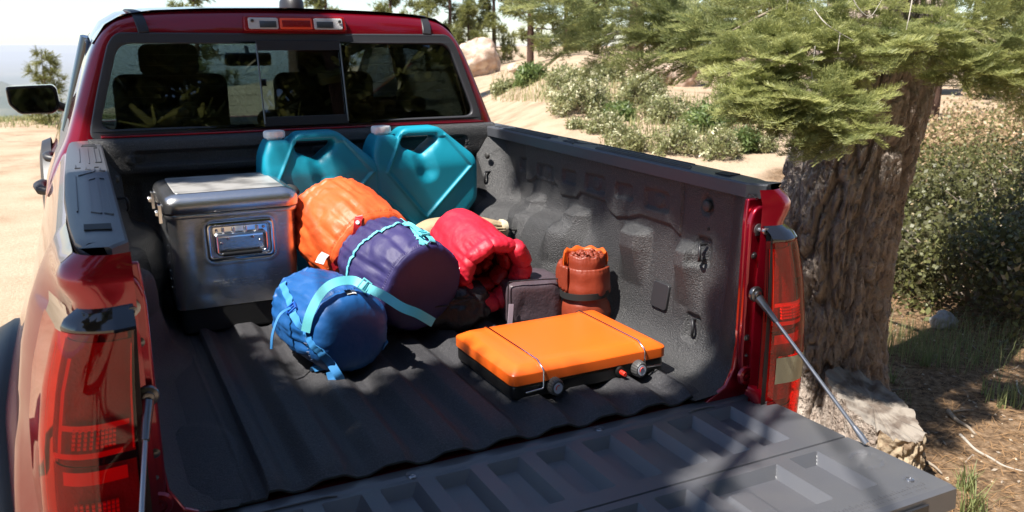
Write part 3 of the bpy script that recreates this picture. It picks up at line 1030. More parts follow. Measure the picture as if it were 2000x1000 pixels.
# seats
def seat_back(x, y, w_, z0, z1, zh, name='seat'):
    m = MB(); m.box((x - w_ / 2, y, z0), (x + w_ / 2, y + .12, z1))
    s_ = m.obj(name, 'seat', truck, bevel=.05, seg=4)
    h = MB(); h.box((x - .13, y + .01, z1 - .01), (x + .13, y + .10, zh))
    h.obj('headrest', 'seat', s_, bevel=.04, seg=4)
    p = MB()
    for dx in (-.05, .05): p.tube([(x + dx, y + .05, z1 - .03), (x + dx, y + .05, z1 + .03)], .007, 6)
    p.obj('headrest_post', 'dark_metal', s_)
    return s_
seat_back(-.36, 2.72, .50, -.1, .74, .875)
seat_back(.36, 2.72, .50, -.1, .74, .875)
for x in (-.44, .44): seat_back(x, 1.86, .42, -.1, .60, .66)
seat_back(0.0, 1.88, .34, -.1, .56, .62)
# folded cloth on the parcel shelf
g = MB(); g.box((-.60, 1.76, .585), (-.43, 1.84, .62)); g.box((-.61, 1.755, .622), (-.40, 1.85, .645))
g.obj('folded_blanket', 'folded_cloth', truck, bevel=.012, seg=3)
mr = MB(); mr.box((-.03 + .0, 3.33, .76), (.22, 3.37, .83)); mr.obj('inside_mirror', 'gloss_black', truck, bevel=.015)
mr = MB(); mr.tube([(.10, 3.36, .80), (.10, 3.42, .86)], .012, 6); mr.obj('mirror_stem', 'gloss_black', truck)
st = []
for k in range(33):
    a = 2 * PI * k / 32
    st.append((-.38 + .18 * math.cos(a), 3.40 + .06 * math.sin(a), .36 + .17 * math.sin(a)))
MB().tube(st, .014, 8, caps=False).obj('steering_wheel', 'seat', truck, smooth=60)

# ---- rear window
def win_map(me, off):
    for v in me.vertices:
        u, z, t = v.co
        v.co = (u, yw(z) + .03 * (abs(u) / .75) ** 2 - t + off, z)
    me.flip_normals() if False else None
WO = rounded([(-.740, .548), (.740, .548), (.700, .70), (.645, .875), (.615, .912), (-.615, .912), (-.645, .875), (-.700, .70)], [.05, .05, .1, .03, .03, .03, .03, .1], 6)
WI = rounded([(-.700, .588), (.700, .588), (.660, .72), (.612, .874), (-.612, .874), (-.660, .72)], [.045, .045, .1, .045, .045, .1], 6)
me = curve_plate([WO, WI], .006, .006, res=3)
win_map(me, 0.004); smooth_me(me, 50)
frame = link_mesh('rear_window_frame', me, 'frame_plastic', truck)
def pane(u0, u1, off, name, poly=None):
    q = MB()
    if poly is None: poly = [(u0, .592), (u1, .592), (u1, .872), (u0, .872)]
    N = len(poly)
    def P(u, z, o): return (u, yw(z) + .03 * (abs(u) / .75) ** 2 + off + o, z)
    q.add([P(u, z, 0) for u, z in poly] + [P(u, z, .004) for u, z in poly], [tuple(range(N)), tuple(range(2 * N - 1, N - 1, -1))] + [((k + 1) % N, k, N + k, N + (k + 1) % N) for k in range(N)])
    return q.obj(name, 'rear_glass', frame, smooth=20)
pane(0, 0, .006, 'window_pane', [(-.712, .578), (-.148, .578), (-.148, .882), (-.615, .882), (-.668, .72)])
pane(0, 0, .006, 'window_pane', [(.160, .578), (.712, .578), (.668, .72), (.615, .882), (.160, .882)])
pane(-.165, .182, .016, 'sliding_pane', [(-.15, .58), (.162, .58), (.162, .88), (-.15, .88)])
# divider strips of the slider and heater lines, black border printed round the glass
for a, c_, z0, z1 in ((-.152, .163, .578, .612), (-.152, .163, .850, .886)):
    sl = MB()
    V8 = []
    for o in (.002, .012):
        for u, z in ((a, z0), (c_, z0), (c_, z1), (a, z1)): V8.append((u, yw(z) + .03 * (abs(u) / .75) ** 2 + o, z))
    sl.add(V8, [(0, 1, 2, 3), (7, 6, 5, 4), (0, 4, 5, 1), (1, 5, 6, 2), (2, 6, 7, 3), (3, 7, 4, 0)])
    sl.obj('slider_rail', 'trim_black', frame, bevel=.002)
for u in (-.150, .162):
    MB().tube([(u, yw(.588) + .004, .588), (u, yw(.874) + .004, .874)], .0028, 6).obj('slider_edge', 'cable_metal', frame)
MB().box((-.148, yw(.75) + .012, .722), (-.125, yw(.75) + .04, .748)).obj('slider_latch', 'gloss_black', frame, bevel=.004)
he = MB()
for q in range(7):
    z = .62 + q * .036
    for a, c_ in ((-.64 + q * .011, -.16), (.17, .64 - q * .011)):
        he.tube([(a, yw(z) + .0115 + .03 * (abs(a) / .75) ** 2, z), ((a + c_) / 2, yw(z) + .0115 + .03 * (abs((a + c_) / 2) / .75) ** 2, z), (c_, yw(z) + .0115 + .03 * (abs(c_) / .75) ** 2, z)], .0006, 4)
he.obj('heater_line', 'trim_black', frame)

# ---- high brake lamp
zc, yc = .945, yw(.945) + .012
def plateXZ(pts, depth, bevel, y, name, m, par, ang=50):
    me = curve_plate([pts], depth, bevel, res=3)
    for v in me.vertices:
        u, z, t = v.co
        v.co = (u, y + .24 * (z - zc) * 1.2 + .02 * (abs(u) / .75) ** 2 - t, z)
    smooth_me(me, ang)
    return link_mesh(name, me, m, par)
hb = plateXZ(rounded([(-.190, .917), (.196, .917), (.192, .975), (-.186, .975)], .014), .010, .008, yc, 'high_brake_lamp', 'lens_inner', truck)
plateXZ(rounded([(-.172, .926), (-.064, .926), (-.064, .967), (-.172, .967)], .008), .004, .003, yc - .014, 'clear_lens', 'lens_clear', hb)
plateXZ(rounded([(.068, .926), (.178, .926), (.178, .967), (.068, .967)], .008), .004, .003, yc - .014, 'clear_lens', 'lens_clear', hb)
plateXZ(rounded([(-.058, .926), (.062, .926), (.062, .967), (-.058, .967)], .006), .004, .003, yc - .014, 'red_lens', 'lens_bright', hb)
plateXZ([(-.050, .935), (.054, .935), (.054, .958), (-.050, .958)], .001, .001, yc - .022, 'reflector', 'lens_inner', hb)
for a, c_ in ((-.132, -.072), (.078, .140)):
    plateXZ([(a, .932), (c_, .932), (c_, .955), (a, .955)], .001, .001, yc - .022, 'bulb_housing', 'dark_metal', hb)
for a in (-.158, .166):
    mt = Matrix.Translation((a, yc - .020, .955)) @ Matrix.Rotation(PI / 2, 4, 'X')
    MB().lathe([(.006, 0), (.006, .003), (.002, .004), (0, .004)], 12, mt).obj('screw', 'dark_metal', hb)
# antenna
an = MB().lathe([(.052, 0), (.050, .03), (.032, .062), (.012, .078), (0, .08)], 20, Matrix.Translation((.135, 2.4, 1.025)) @ Matrix.Scale(1.6, 4, (0, 1, 0)))
an.obj('roof_antenna', 'trim_black', truck, smooth=60)

# ---- door mirrors
for s in (1, -1):
    # housing outline in XZ
    o_ = [(-1.070, .672), (-.865, .678), (-.848, .66), (-.840, .565), (-.875, .535), (-1.020, .535), (-1.066, .585)]
    pts = rounded([(s * -a, z) for a, z in o_], .018, 4)
    mt = Matrix(((1, 0, 0, 0), (0, 0, -1, 3.40), (0, 1, 0, 0), (0, 0, 0, 1)))
    hs = MB().prism(pts, -.04, .045, mt).obj('door_mirror', 'gloss_black', truck, bevel=.012, seg=3)
    c_ = (s * .957, .606)
    ins = [(c_[0] + (x - c_[0]) * .86, c_[1] + (z - c_[1]) * .82) for x, z in pts]
    MB().prism(ins, .044, .0475, mt).obj('mirror_glass', 'mirror_glass', hs)
    MB().tube([(s * .86, 3.42, .575), (s * .82, 3.46, .555), (s * .76, 3.50, .54)], [.024, .020, .03], 8).obj('mirror_arm', 'trim_black', hs, smooth=60)

# ================================================================== CARGO
class Barrel:
    """stuff-sack: closed surface round an axis from 'a' (far end) to 'b' (near end)"""
    def __init__(s, near, axis, length, rad, seed, pucker=.004, bulge=(.10, .12), flat=0.0, lump=.010):
        s.ax = Vector(axis).normalized()
        s.near = Vector(near); s.L = length; s.r = rad; s.seed = seed
        s.e1 = (Vector((0, 0, 1)) - s.ax * s.ax.z).normalized()
        s.e2 = s.ax.cross(s.e1)
        s.pk = pucker; s.bulge = bulge; s.flat = flat; s.lump = lump
    def raw(s, t, th, off=0.0):
        """t: 0 = centre of far cap, .25 far seam, .75 near seam, 1 = centre of near cap"""
        L, r = s.L, s.r
        if t < .25:
            q = t / .25
            rr = r * .93 * math.sin(q * PI / 2) ** .85; x = -L - s.bulge[0] * math.cos(q * PI / 2) * r * 4
        elif t < .75:
            q = (t - .25) / .5
            rr = r * (.93 + .09 * math.sin(q * PI) ** .8); x = -L * (1 - q)
        else:
            q = (1 - t) / .25
            rr = r * .93 * math.sin(q * PI / 2) ** .62; x = s.bulge[1] * r * 2.6 * (1 - (q) ** 2.6)
        c, sn = math.cos(th), math.sin(th)
        edge = min(abs(t - .25), abs(t - .75))
        wr = noise.noise(Vector((math.cos(th) * 7 + s.seed, math.sin(th) * 7, t * 2.2))) * s.pk
        wr += noise.noise(Vector((math.cos(th) * 17 + s.seed, math.sin(th) * 17, t * 4))) * s.pk * .7
        wr -= abs(noise.noise(Vector((math.cos(th) * 3.1 + s.seed, math.sin(th) * 3.1, t * 7 + 4)))) * s.pk * 1.3
        wr -= max(0, .12 - abs(noise.noise(Vector((math.cos(th) * 1.9, math.sin(th) * 1.9 + s.seed, t * 4.5))))) * s.pk * 3.6
        wr *= (1.0 if t < .75 else .35) * min(1, rr / r * 1.2)
        lu = noise.noise(Vector((c * 1.6 + s.seed * 3, sn * 1.6, t * 3))) * s.lump
        seam = -.005 * math.exp(-((t - .75) / .008) ** 2) - .004 * math.exp(-((t - .25) / .010) ** 2)
        ed = .003 * math.exp(-((t - .762) / .006) ** 2)
        rr = max(0, rr + (wr + lu + seam + ed) * min(1, rr / r * 1.5))
        p = s.near + s.ax * x + (s.e1 * c + s.e2 * sn) * rr
        return p
    def pt(s, t, th, off=0.0):
        p = s.raw(t, th)
        if off:
            a = s.raw(min(t + .01, 1), th) - s.raw(max(t - .01, 0), th)
            b = s.raw(t, th + .03) - s.raw(t, th - .03)
            nn = b.cross(a)
            nn.normalize()
            c = s.near - s.ax * s.L * .5
            if nn.dot(p - c) < 0: nn = -nn
            return p + nn * off, nn
        return p
    def mesh(s, name, m, parent, nt_=110, nth=120, squash=None):
        V = []
        for i in range(nt_ + 1):
            t = .003 + (.994) * i / nt_
            for k in range(nth):
                V.append(s.raw(t, 2 * PI * k / nth))
        F = []
        for i in range(nt_):
            for k in range(nth):
                F.append((i * nth + k, (i + 1) * nth + k, (i + 1) * nth + (k + 1) % nth, i * nth + (k + 1) % nth))
        F.append(tuple(range(nth))); F.append(tuple(nt_ * nth + k for k in range(nth - 1, -1, -1)))
        V = [(v.x, v.y, max(v.z, rib(v.x) + .001)) for v in V]
        return obj(name, V, F, m, parent, smooth=180)
    def strap(s, name, pts, width, m, parent, off=.003, th=.0016, n=60):
        """pts: (t, theta) way points"""
        P = catmull([(a, c, 0) for a, c in pts], n)
        path = []; nr = []
        for p in P:
            q, nn = s.pt(p.x, p.y, off)
            path.append(q); nr.append(nn)
        V, F = ribbon(path, nr, width, th)
        return obj(name, V, F, m, parent, smooth=50)
    def stitches(s, name, t, m, parent, n=90, ln=.010, w=.0012):
        q = MB()
        for k in range(n):
            th = 2 * PI * k / n
            a, nn = s.pt(t - .018, th, .0015)
            c, n2 = s.pt(t - .004, th + .01, .0015)
            q.tube([a, c], w * .7, 4)
        return q.obj(name, m, parent)
def clip(name, at, xdir, normal, w_, l_, m, parent):
    """ladder-lock buckle: frame with bars"""
    x = Vector(xdir).normalized(); nn = Vector(normal).normalized(); x = (x - nn * x.dot(nn)).normalized(); y = nn.cross(x)
    mt = Matrix(((x.x, y.x, nn.x, at.x), (x.y, y.y, nn.y, at.y), (x.z, y.z, nn.z, at.z), (0, 0, 0, 1)))
    q = MB()
    hw, hl = w_ / 2, l_ / 2
    q.box((-hl, -hw - .003, 0), (hl, -hw + .001, .007), mt)
    q.box((-hl, hw - .001, 0), (hl, hw + .003, .007), mt)
    for a in (-hl, -.002, hl - .004): q.box((a, -hw, .002), (a + .004, hw, .0075), mt)
    return q.obj(name, m, parent, bevel=.0012)

# ---- blue sack
t_ = thing('sleeping_bag', 'bright blue stuff sack with pale blue straps lying in front on the bed floor', 'sleeping bag', (-.19, .75, 0), 0, 'packed sleeping bags')
B1 = Barrel((-.178, .585, .128), (.20, -.97, -.05), .235, .124, 3, pucker=.006, bulge=(.10, .17))
sk = B1.mesh('sack', 'nylon_blue', t_)
B1.stitches('stitching', .75, 'seam_blue', sk, 110)
def az(B, p):     # angle of a world point round the barrel
    d = Vector(p) - B.near
    return math.atan2(d.dot(B.e2), d.dot(B.e1))
sA = B1.strap('strap', [(.30, .75), (.45, .95), (.60, 1.15), (.72, 1.35), (.80, 1.60), (.86, 1.9), (.87, 2.4)], .022, 'strap_blue', t_)
sB = B1.strap('strap', [(.36, -.9), (.5, -.8), (.66, -.62), (.76, -.5), (.80, -.4)], .020, 'strap_blue', t_)
q, nn = B1.pt(.575, 1.11, .005)
q2, _ = B1.pt(.60, 1.15, .005)
clip('buckle', q, q2 - q, nn, .026, .030, 'buckle_blue', t_)
a0, _ = B1.pt(.575, 1.14, .012)
tail = catmull([a0, a0 + Vector((-.030, -.012, -.012)), a0 + Vector((-.052, -.02, -.055)), a0 + Vector((-.060, -.028, -.095))], 14)
V, F = ribbon(tail, [Vector((-.5, -.8, .3))] * 14, .006, .004)
obj('strap_tail', V, F, 'strap_blue', t_)
lp = catmull([(-.236, .66, .035), (-.262, .63, .018), (-.268, .60, .030), (-.240, .585, .036), (-.222, .60, .020), (-.235, .63, .012)], 24)
V, F = ribbon(lp, [Vector((-.3, -.9, .2))] * 24, .016, .002)
obj('strap_loop', V, F, 'strap_blue', t_)
B1.strap('care_label', [(.792, -.14), (.792, .10)], .018, 'label_white', t_, .002, n=8)
B1.strap('care_label', [(.790, -.02), (.790, .11)], .014, 'strap_black', t_, .0045, n=8)
sD = B1.strap('strap', [(.70, -2.0), (.80, -2.05), (.86, -2.1)], .020, 'strap_blue', t_)
# webbing loop hanging from the lower front
e0, n0 = B1.pt(.87, 2.3, .004)
lp = catmull([e0, e0 + Vector((.010, -.012, -.022)), e0 + Vector((.018, -.010, -.040)), e0 + Vector((.002, -.004, -.046)), e0 + Vector((-.004, .004, -.02))], 16)
lp = [Vector((p.x, p.y, max(p.z, .022))) for p in lp]
V, F = ribbon(lp, [Vector((-.2, -.95, .1))] * 16, .022, .002)
obj('strap_loop', V, F, 'strap_blue', t_)

# ---- purple sack
t_ = thing('sleeping_bag', 'dark purple stuff sack with turquoise straps resting on top of the blue and black bags', 'sleeping bag', (.03, .85, .05), 0, 'packed sleeping bags')
B2 = Barrel((.078, .705, .180), (.24, -.93, -.20), .24, .148, 11, pucker=.007, bulge=(.08, .05))
sk = B2.mesh('sack', 'nylon_purple', t_)
B2.stitches('stitching', .75, 'seam_purple', sk, 120)
tcy = [(.70, 0), (.70, .3)]
B2.strap('strap', [(.745, .06), (.70, -.02), (.62, -.08), (.52, -.12), (.42, -.16)], .022, 'strap_cyan', t_, .004)
B2.strap('strap', [(.755, -.14), (.69, -.16), (.60, -.12), (.52, -.06)], .022, 'strap_cyan', t_, .009)
q, nn = B2.pt(.675, -.10, .010); q2, _ = B2.pt(.70, -.10, .010)
clip('buckle', q, q2 - q, nn, .026, .028, 'strap_cyan', t_)
B2.strap('piping', [(.50, -.2 + .01), (.47, .3), (.44, .8), (.43, 1.3), (.45, 1.8)], .008, 'strap_cyan', t_, .002, .003)
# drawcord toggle
q, nn = B2.pt(.765, .02, .008)
MB().tube([q, q + Vector((.006, -.012, -.004))], .0045, 8).obj('toggle', 'strap_cyan', t_)
_u = lambda px, py, d: Vector((-.749, -1.527, .867)) + (cam.rotation_euler.to_matrix() @ Vector(((px - 1000) / 1650, (500 - py) / 1650, -1))) * d
path = catmull([_u(597, 648, 2.165), _u(606, 612, 2.155), _u(628, 572, 2.16), (_u(655, 552, 2.18)), _u(690, 548, 2.21), _u(712, 560, 2.19), _u(745, 575, 2.15), _u(785, 600, 2.11), _u(815, 612, 2.105), _u(846, 630, 2.13)], 70)
nr_ = [(Vector((-.45, -.80, .45)) if k < 34 else Vector((-.10, -.97, .25))) for k in range(70)]
V, F = ribbon(path, nr_, .024, .002)
obj('strap', V, F, 'strap_cyan', t_, smooth=50)
MB().box((-.001, -.001, -.001), (.001, .001, .001))
clip('buckle', _u(712, 558, 2.183), path[40] - path[36], Vector((-.2, -.9, .4)), .026, .028, 'strap_cyan', t_)
def W3(*p): return [Vector(x) for x in p]

# ---- orange sack
t_ = thing('sleeping_bag', 'big orange stuff sack with a red ribbon standing beside the metal cool box', 'sleeping bag', (-.07, 1.1, 0), 0, 'packed sleeping bags')
B3 = Barrel((.012, .965, .236), (.22, -.90, -.30), .25, .158, 23, pucker=.007, bulge=(.10, .08), lump=.016)
sk = B3.mesh('sack', 'nylon_orange', t_)
B3.stitches('stitching', .75, 'seam_orange', sk, 60)
B3.strap('ribbon', [(.765, .42), (.80, .52), (.85, .70), (.87, 1.1), (.84, 1.5), (.80, 1.7)], .022, 'label_red', t_, .003)
for tt, aa in ((.795, .51), (.855, .76), (.865, 1.15)):
    q, nn = B3.pt(tt, aa, .006)
    mt = Matrix.Translation(q) @ nn.to_track_quat('Z', 'Y').to_matrix().to_4x4()
    MB().lathe([(.006, -.001), (.006, .0012), (.0, .0013)], 16, mt).obj('round_mark', 'label_white', t_)
q, nn = B3.pt(.72, 1.45, .004)
V, F = ribbon(catmull([q, q + nn * .015 + Vector((0, -.006, -.006)), q + nn * .028 + Vector((0, -.01, -.02))], 8), [Vector((-.4, -.8, .5))] * 8, .026, .002)
obj('care_label', V, F, 'label_white', t_)

# ---- metal cool box
t_ = thing('cooler', 'dented stainless steel cool box with black base and side handle', 'cooler', (-.38, 1.31, 0))
def rbox(name, x0, x1, y0, y1, z0, z1, rv, m, parent, re=.004, top=None, seg=4, taper=0):
    pts = rounded([(x0, y0), (x1, y0), (x1, y1), (x0, y1)], rv, 6)
    q = MB()
    cx, cy = (x0 + x1) / 2, (y0 + y1) / 2
    q.prism(pts, z0, z1)
    if taper:
        q.V = [(cx + (v[0] - cx) * (1 - taper * (z1 - v[2]) / (z1 - z0)), cy + (v[1] - cy) * (1 - taper * (z1 - v[2]) / (z1 - z0)), v[2]) for v in q.V]
    return q.obj(name, m, parent, bevel=re, seg=seg, smooth=50)
rbox('base', -.556, -.200, 1.126, 1.500, .006, .092, .030, 'rubber', t_, .008, taper=.02)
V = []; F = []
pts0 = rounded([(-.570, 1.120), (-.192, 1.120), (-.192, 1.508), (-.570, 1.508)], .034, 8)
# subdivide the outline so that dents can be modelled
pts = []
for a, c_ in zip(pts0, pts0[1:] + pts0[:1]):
    L_ = math.hypot(c_[0] - a[0], c_[1] - a[1]); k_ = max(1, int(L_ / .008))
    for q in range(k_): pts.append((a[0] + (c_[0] - a[0]) * q / k_, a[1] + (c_[1] - a[1]) * q / k_))
nP = len(pts); NZ_ = 50
for k in range(NZ_ + 1):
    z = .088 + (.372 - .088) * k / NZ_
    for (x, y) in pts:
        d = .0035 * noise.noise(Vector((x * 7, y * 7, z * 5))) + .0015 * noise.noise(Vector((x * 22, y * 22, z * 14)))
        if y < 1.13:
            d += .004 * math.exp(-(((x + .47) / .025) ** 2 + ((z - .13) / .022) ** 2)) + .003 * math.exp(-(((x + .50) / .015) ** 2 + ((z - .27) / .08) ** 2))
            dd = box_sd(x, z, -.366, .292, .098, .062, .02)
            d += .006 * sst(.004, -.004, dd) - .003 * sst(.012, .0, abs(dd - .001))
        k2 = .985 + .015 * (z - .088) / .284
        x2, y2 = -.381 + (x + .381) * k2, 1.314 + (y - 1.314) * k2
        V.append((x2 + (d * .5 if x < -.381 else -d * .5), y2 + (d if y < 1.3 else -d), z))
for k in range(NZ_):
    for i in range(nP):
        F.append((k * nP + i, k * nP + (i + 1) % nP, (k + 1) * nP + (i + 1) % nP, (k + 1) * nP + i))
body = obj('body', V, F, 'steel', t_, smooth=180)
rbox('rim', -.577, -.186, 1.113, 1.515, .368, .383, .040, 'steel', t_, .005)
# lid
def lid_ring(ins, z):
    p_ = rounded([(-.580 + ins, 1.108 + ins), (-.182 - ins, 1.108 + ins), (-.182 - ins, 1.520 - ins), (-.580 + ins, 1.520 - ins)], .045 - ins * .4, 8)
    return [(a, c_, z + .0012 * noise.noise(Vector((a * 18, c_ * 18, 0)))) for a, c_ in p_]
rs_ = [lid_ring(.006, .384), lid_ring(0, .388), lid_ring(0, .412), lid_ring(.004, .424), lid_ring(.012, .433), lid_ring(.030, .440), lid_ring(.036, .4425), lid_ring(.040, .4405), lid_ring(.070, .4412)]
n_ = len(rs_[0]); V = [p for r_ in rs_ for p in r_]
F = [(i * n_ + k, i * n_ + (k + 1) % n_, (i + 1) * n_ + (k + 1) % n_, (i + 1) * n_ + k) for i in range(len(rs_) - 1) for k in range(n_)]
F.append(tuple((len(rs_) - 1) * n_ + k for k in range(n_)))
lid = obj('lid', V, F, 'steel', t_, smooth=60)
pan = rbox('top_panel', -.541, -.221, 1.147, 1.481, .4385, .4425, .010, 'steel_top', t_, .0015, seg=2)
# recessed handle plate and bail handle on the front
FM = Matrix(((1, 0, 0, 0), (0, 0, -1, 1.122), (0, 1, 0, 0), (0, 0, 0, 1)))
def frontplate(outl, z0, z1, name, m, par, bev=.002):
    return MB().prism(outl, z0, z1, FM).obj(name, m, par, bevel=bev, seg=2)
ex = curve_plate([rounded([(-.466, .231), (-.268, .231), (-.268, .353), (-.466, .353)], .020, 5), rounded([(-.455, .243), (-.279, .243), (-.279, .341), (-.455, .341)], .014, 5)], .0015, .003, res=2)
for v in ex.vertices:
    x, z, t = v.co; v.co = (x, 1.117 - t, z)
smooth_me(ex, 60)
link_mesh('handle_surround', ex, 'chrome', t_)
hp = frontplate(rounded([(-.457, .241), (-.277, .241), (-.277, .343), (-.457, .343)], .014, 5), -.004, -.002, 'handle_plate', 'steel', t_, None)
frontplate(rounded([(-.448, .300), (-.286, .300), (-.286, .336), (-.448, .336)], .006, 3), -.002, .002, 'hinge_bracket', 'chrome', t_, .001)
for x in (-.418, -.388, -.352, -.318):
    frontplate([(x - .004, .308), (x + .004, .308), (x + .004, .332), (x - .004, .332)], .002, .009, 'hinge_lug', 'steel', t_, .0015)
hdl = [(-.440, 1.108, .308), (-.440, 1.106, .262), (-.436, 1.105, .256), (-.430, 1.105, .253), (-.304, 1.105, .253), (-.298, 1.105, .256), (-.294, 1.106, .262), (-.294, 1.108, .308), (-.298, 1.108, .313), (-.436, 1.108, .313), (-.440, 1.108, .308)]
MB().tube(hdl, .0045, 8).obj('bail_handle', 'chrome', t_, smooth=60)
MB().tube([(-.425, 1.1045, .253), (-.309, 1.1045, .253)], .0068, 10).obj('grip', 'stove_black', t_, smooth=60)
for x, z in ((-.436, .326), (-.298, .326), (-.425, .285), (-.310, .285), (-.405, .297), (-.332, .297)):
    mt = Matrix.Translation((x, 1.119, z)) @ Matrix.Rotation(PI / 2, 4, 'X')
    MB().lathe([(.0045, 0), (.0042, .0022), (.002, .0032), (0, .0033)], 12, mt).obj('rivet', 'chrome', t_, smooth=60)
# hinges on the left side
for y in (1.17, 1.43):
    h = MB(); h.box((-.592, y - .022, .355), (-.580, y + .022, .412))
    for q in range(4): h.tube([(-.594, y - .02 + q * .011, .384), (-.594, y - .013 + q * .011, .384)], .007, 8)
    h.obj('hinge', 'chrome', t_, bevel=.0015)
    for k in range(8):
        if y > 1.2: break
        mt = Matrix.Translation((-.5715 + .001 * k * .2, y, .335 - k * .026)) @ Matrix.Rotation(-PI / 2, 4, 'Y')
        MB().lathe([(.003, 0), (.003, .002), (0, .003)], 8, mt).obj('rivet', 'chrome', t_)
MB().tube([(-.178, 1.25, .395), (-.160, 1.26, .402), (-.155, 1.31, .404), (-.160, 1.36, .402), (-.178, 1.37, .395)], .012, 8).obj('latch', 'rubber', t_, smooth=60)
# stamped small print near the bottom of the front, unreadable at this size: rows of raised dashes
sp = MB()
for r_ in range(3):
    x = -.455 + r_ * .012
    while x < -.286 - .02 * (2 - r_):
        wdt = random.choice((.0022, .0032, .004, .003))
        if random.random() > .16: sp.box((x, 1.1168, .163 - r_ * .0085 + (x + .45) * .0), (x + wdt, 1.1215, .168 - r_ * .0085))
        x += wdt + .0016
sp.obj('stamped_print', 'steel', t_)['kind'] = 'stuff'
t_.location.x += .012
t_.location.y -= .022

# ---- teal water jugs
def jug_mesh():
    out = rounded([(-.203, .46), (-.200, .50), (-.186, .535), (-.176, .552), (-.112, .552), (-.104, .538), (-.078, .574), (.058, .575), (.075, .565), (.190, .468), (.203, .44), (.203, .300), (.150, .235), (.150, 0), (-.150, 0), (-.150, .235), (-.203, .300)],
                  [.01, .05, .04, .008, .01, .02, .03, .02, .02, .02, .02, .02, .03, .02, .02, .03, .02], 5)
    hole = rounded([(-.090, .545), (.050, .545), (.050, .523), (-.012, .476), (-.090, .508)], [.008, .012, .012, .012, .012], 4)[::-1]
    me = curve_plate([out, hole], .068, .022, res=4)
    o = bpy.data.objects.new('jug', me); COL.objects.link(o)
    rm = o.modifiers.new('r', 'REMESH'); rm.mode = 'VOXEL'; rm.voxel_size = .0042; rm.use_smooth_shade = True
    smo = o.modifiers.new('s', 'SMOOTH'); smo.iterations = 4; smo.factor = .6
    dg = bpy.context.evaluated_depsgraph_get()
    m2 = bpy.data.meshes.new_from_object(o.evaluated_get(dg))
    bpy.data.objects.remove(o)
    n = len(m2.vertices)
    co = np.empty(n * 3, np.float32); m2.vertices.foreach_get('co', co); co = co.reshape(-1, 3)
    X, Z, T = co[:, 0].copy(), co[:, 1].copy(), co[:, 2].copy()
    def ss(a, b, x):
        t = np.clip((x - a) / (b - a), 0, 1); return t * t * (3 - 2 * t)
    def seg(ax, az, bx, bz):
        px, pz = X - ax, Z - az; dx, dz = bx - ax, bz - az
        t = np.clip((px * dx + pz * dz) / (dx * dx + dz * dz), 0, 1)
        return np.hypot(px - t * dx, pz - t * dz)
    front = np.sign(T)
    # upper half slopes back, handle thinner
    k = 1 - .42 * ss(.425, .575, Z)
    k = np.where(Z < .425, 1.0, k)
    k -= .05 * ss(.437, .415, Z) * 0
    neck = ss(-.085, -.125, X) * ss(.46, .53, Z)
    k = k + neck * (.10)
    rib_ = np.zeros(n)
    for s_ in (((-.098, .535), (-.155, .425)), ((-.155, .425), (-.010, .245)), ((-.010, .245), (.176, .43)), ((.176, .43), (.085, .545)), ((-.195, .355), (-.05, .215)), ((-.05, .215), (-.045, .0))):
        rib_ = np.maximum(rib_, ss(.0075, .002, seg(*s_[0], *s_[1])))
    # V below the handle hole is pinched
    pin = ss(.05, .0, seg(-.012, .470, .0, .420)) * 1
    hand = ss(.540, .556, Z) * ss(-.11, -.09, X) * ss(.08, .06, X)
    T2 = T * k
    full_ = ss(.03, .06, np.abs(T))
    inside = np.zeros(n)
    # panel inside the ribs is set back
    poly = [(-.098, .535), (-.155, .425), (-.010, .245), (.176, .43), (.085, .545)]
    ins = np.ones(n, bool)
    for (ax, az_), (bx, bz) in zip(poly, poly[1:] + poly[:1]):
        ins &= ((bx - ax) * (Z - az_) - (bz - az_) * (X - ax)) > 0
    d_edge = np.min([seg(*a, *b) for a, b in zip(poly, poly[1:] + poly[:1])], axis=0)
    panel = ins * ss(.002, .010, d_edge)
    T2 = T2 + front * full_ * (rib_ * .0055 - panel * .004)
    T2 = T2 - front * full_ * pin * .018
    co[:, 0], co[:, 1], co[:, 2] = X, -T2, Z
    m2.vertices.foreach_set('co', co.ravel())
    m2.update()
    m2.flip_normals()
    smooth_me(m2, 180)
    m2.materials.clear(); m2.materials.append(M['teal'])
    return m2
jm = jug_mesh()
def cap_mb():
    q = MB()
    fn = lambda a, z: 1 + (.07 * (abs(math.cos(a * 4)) ** .5 - .6) if z > .004 else 0)
    q.lathe([(.024, -.012), (.027, 0), (.034, .001), (.036, .006), (.036, .020), (.033, .025), (.018, .0265), (0, .0265)], 64, Matrix.Translation((-.146, 0, .556)), fn)
    return q
j1 = thing('water_jug', 'teal water jug with white cap standing behind the orange bag', 'water jug', (-.018, 1.455, .002), 0, 'teal water jugs')
o = link_mesh('jug_body', jm, None, j1, world=False)
cp_ = cap_mb().obj('cap', 'white_plastic', j1, world=False, smooth=40)
j2 = dup(j1)
j2.location = (.365, 1.455, .002)
j2['label'] = 'teal water jug with white cap in the right corner, its whole V-shaped rib in view'

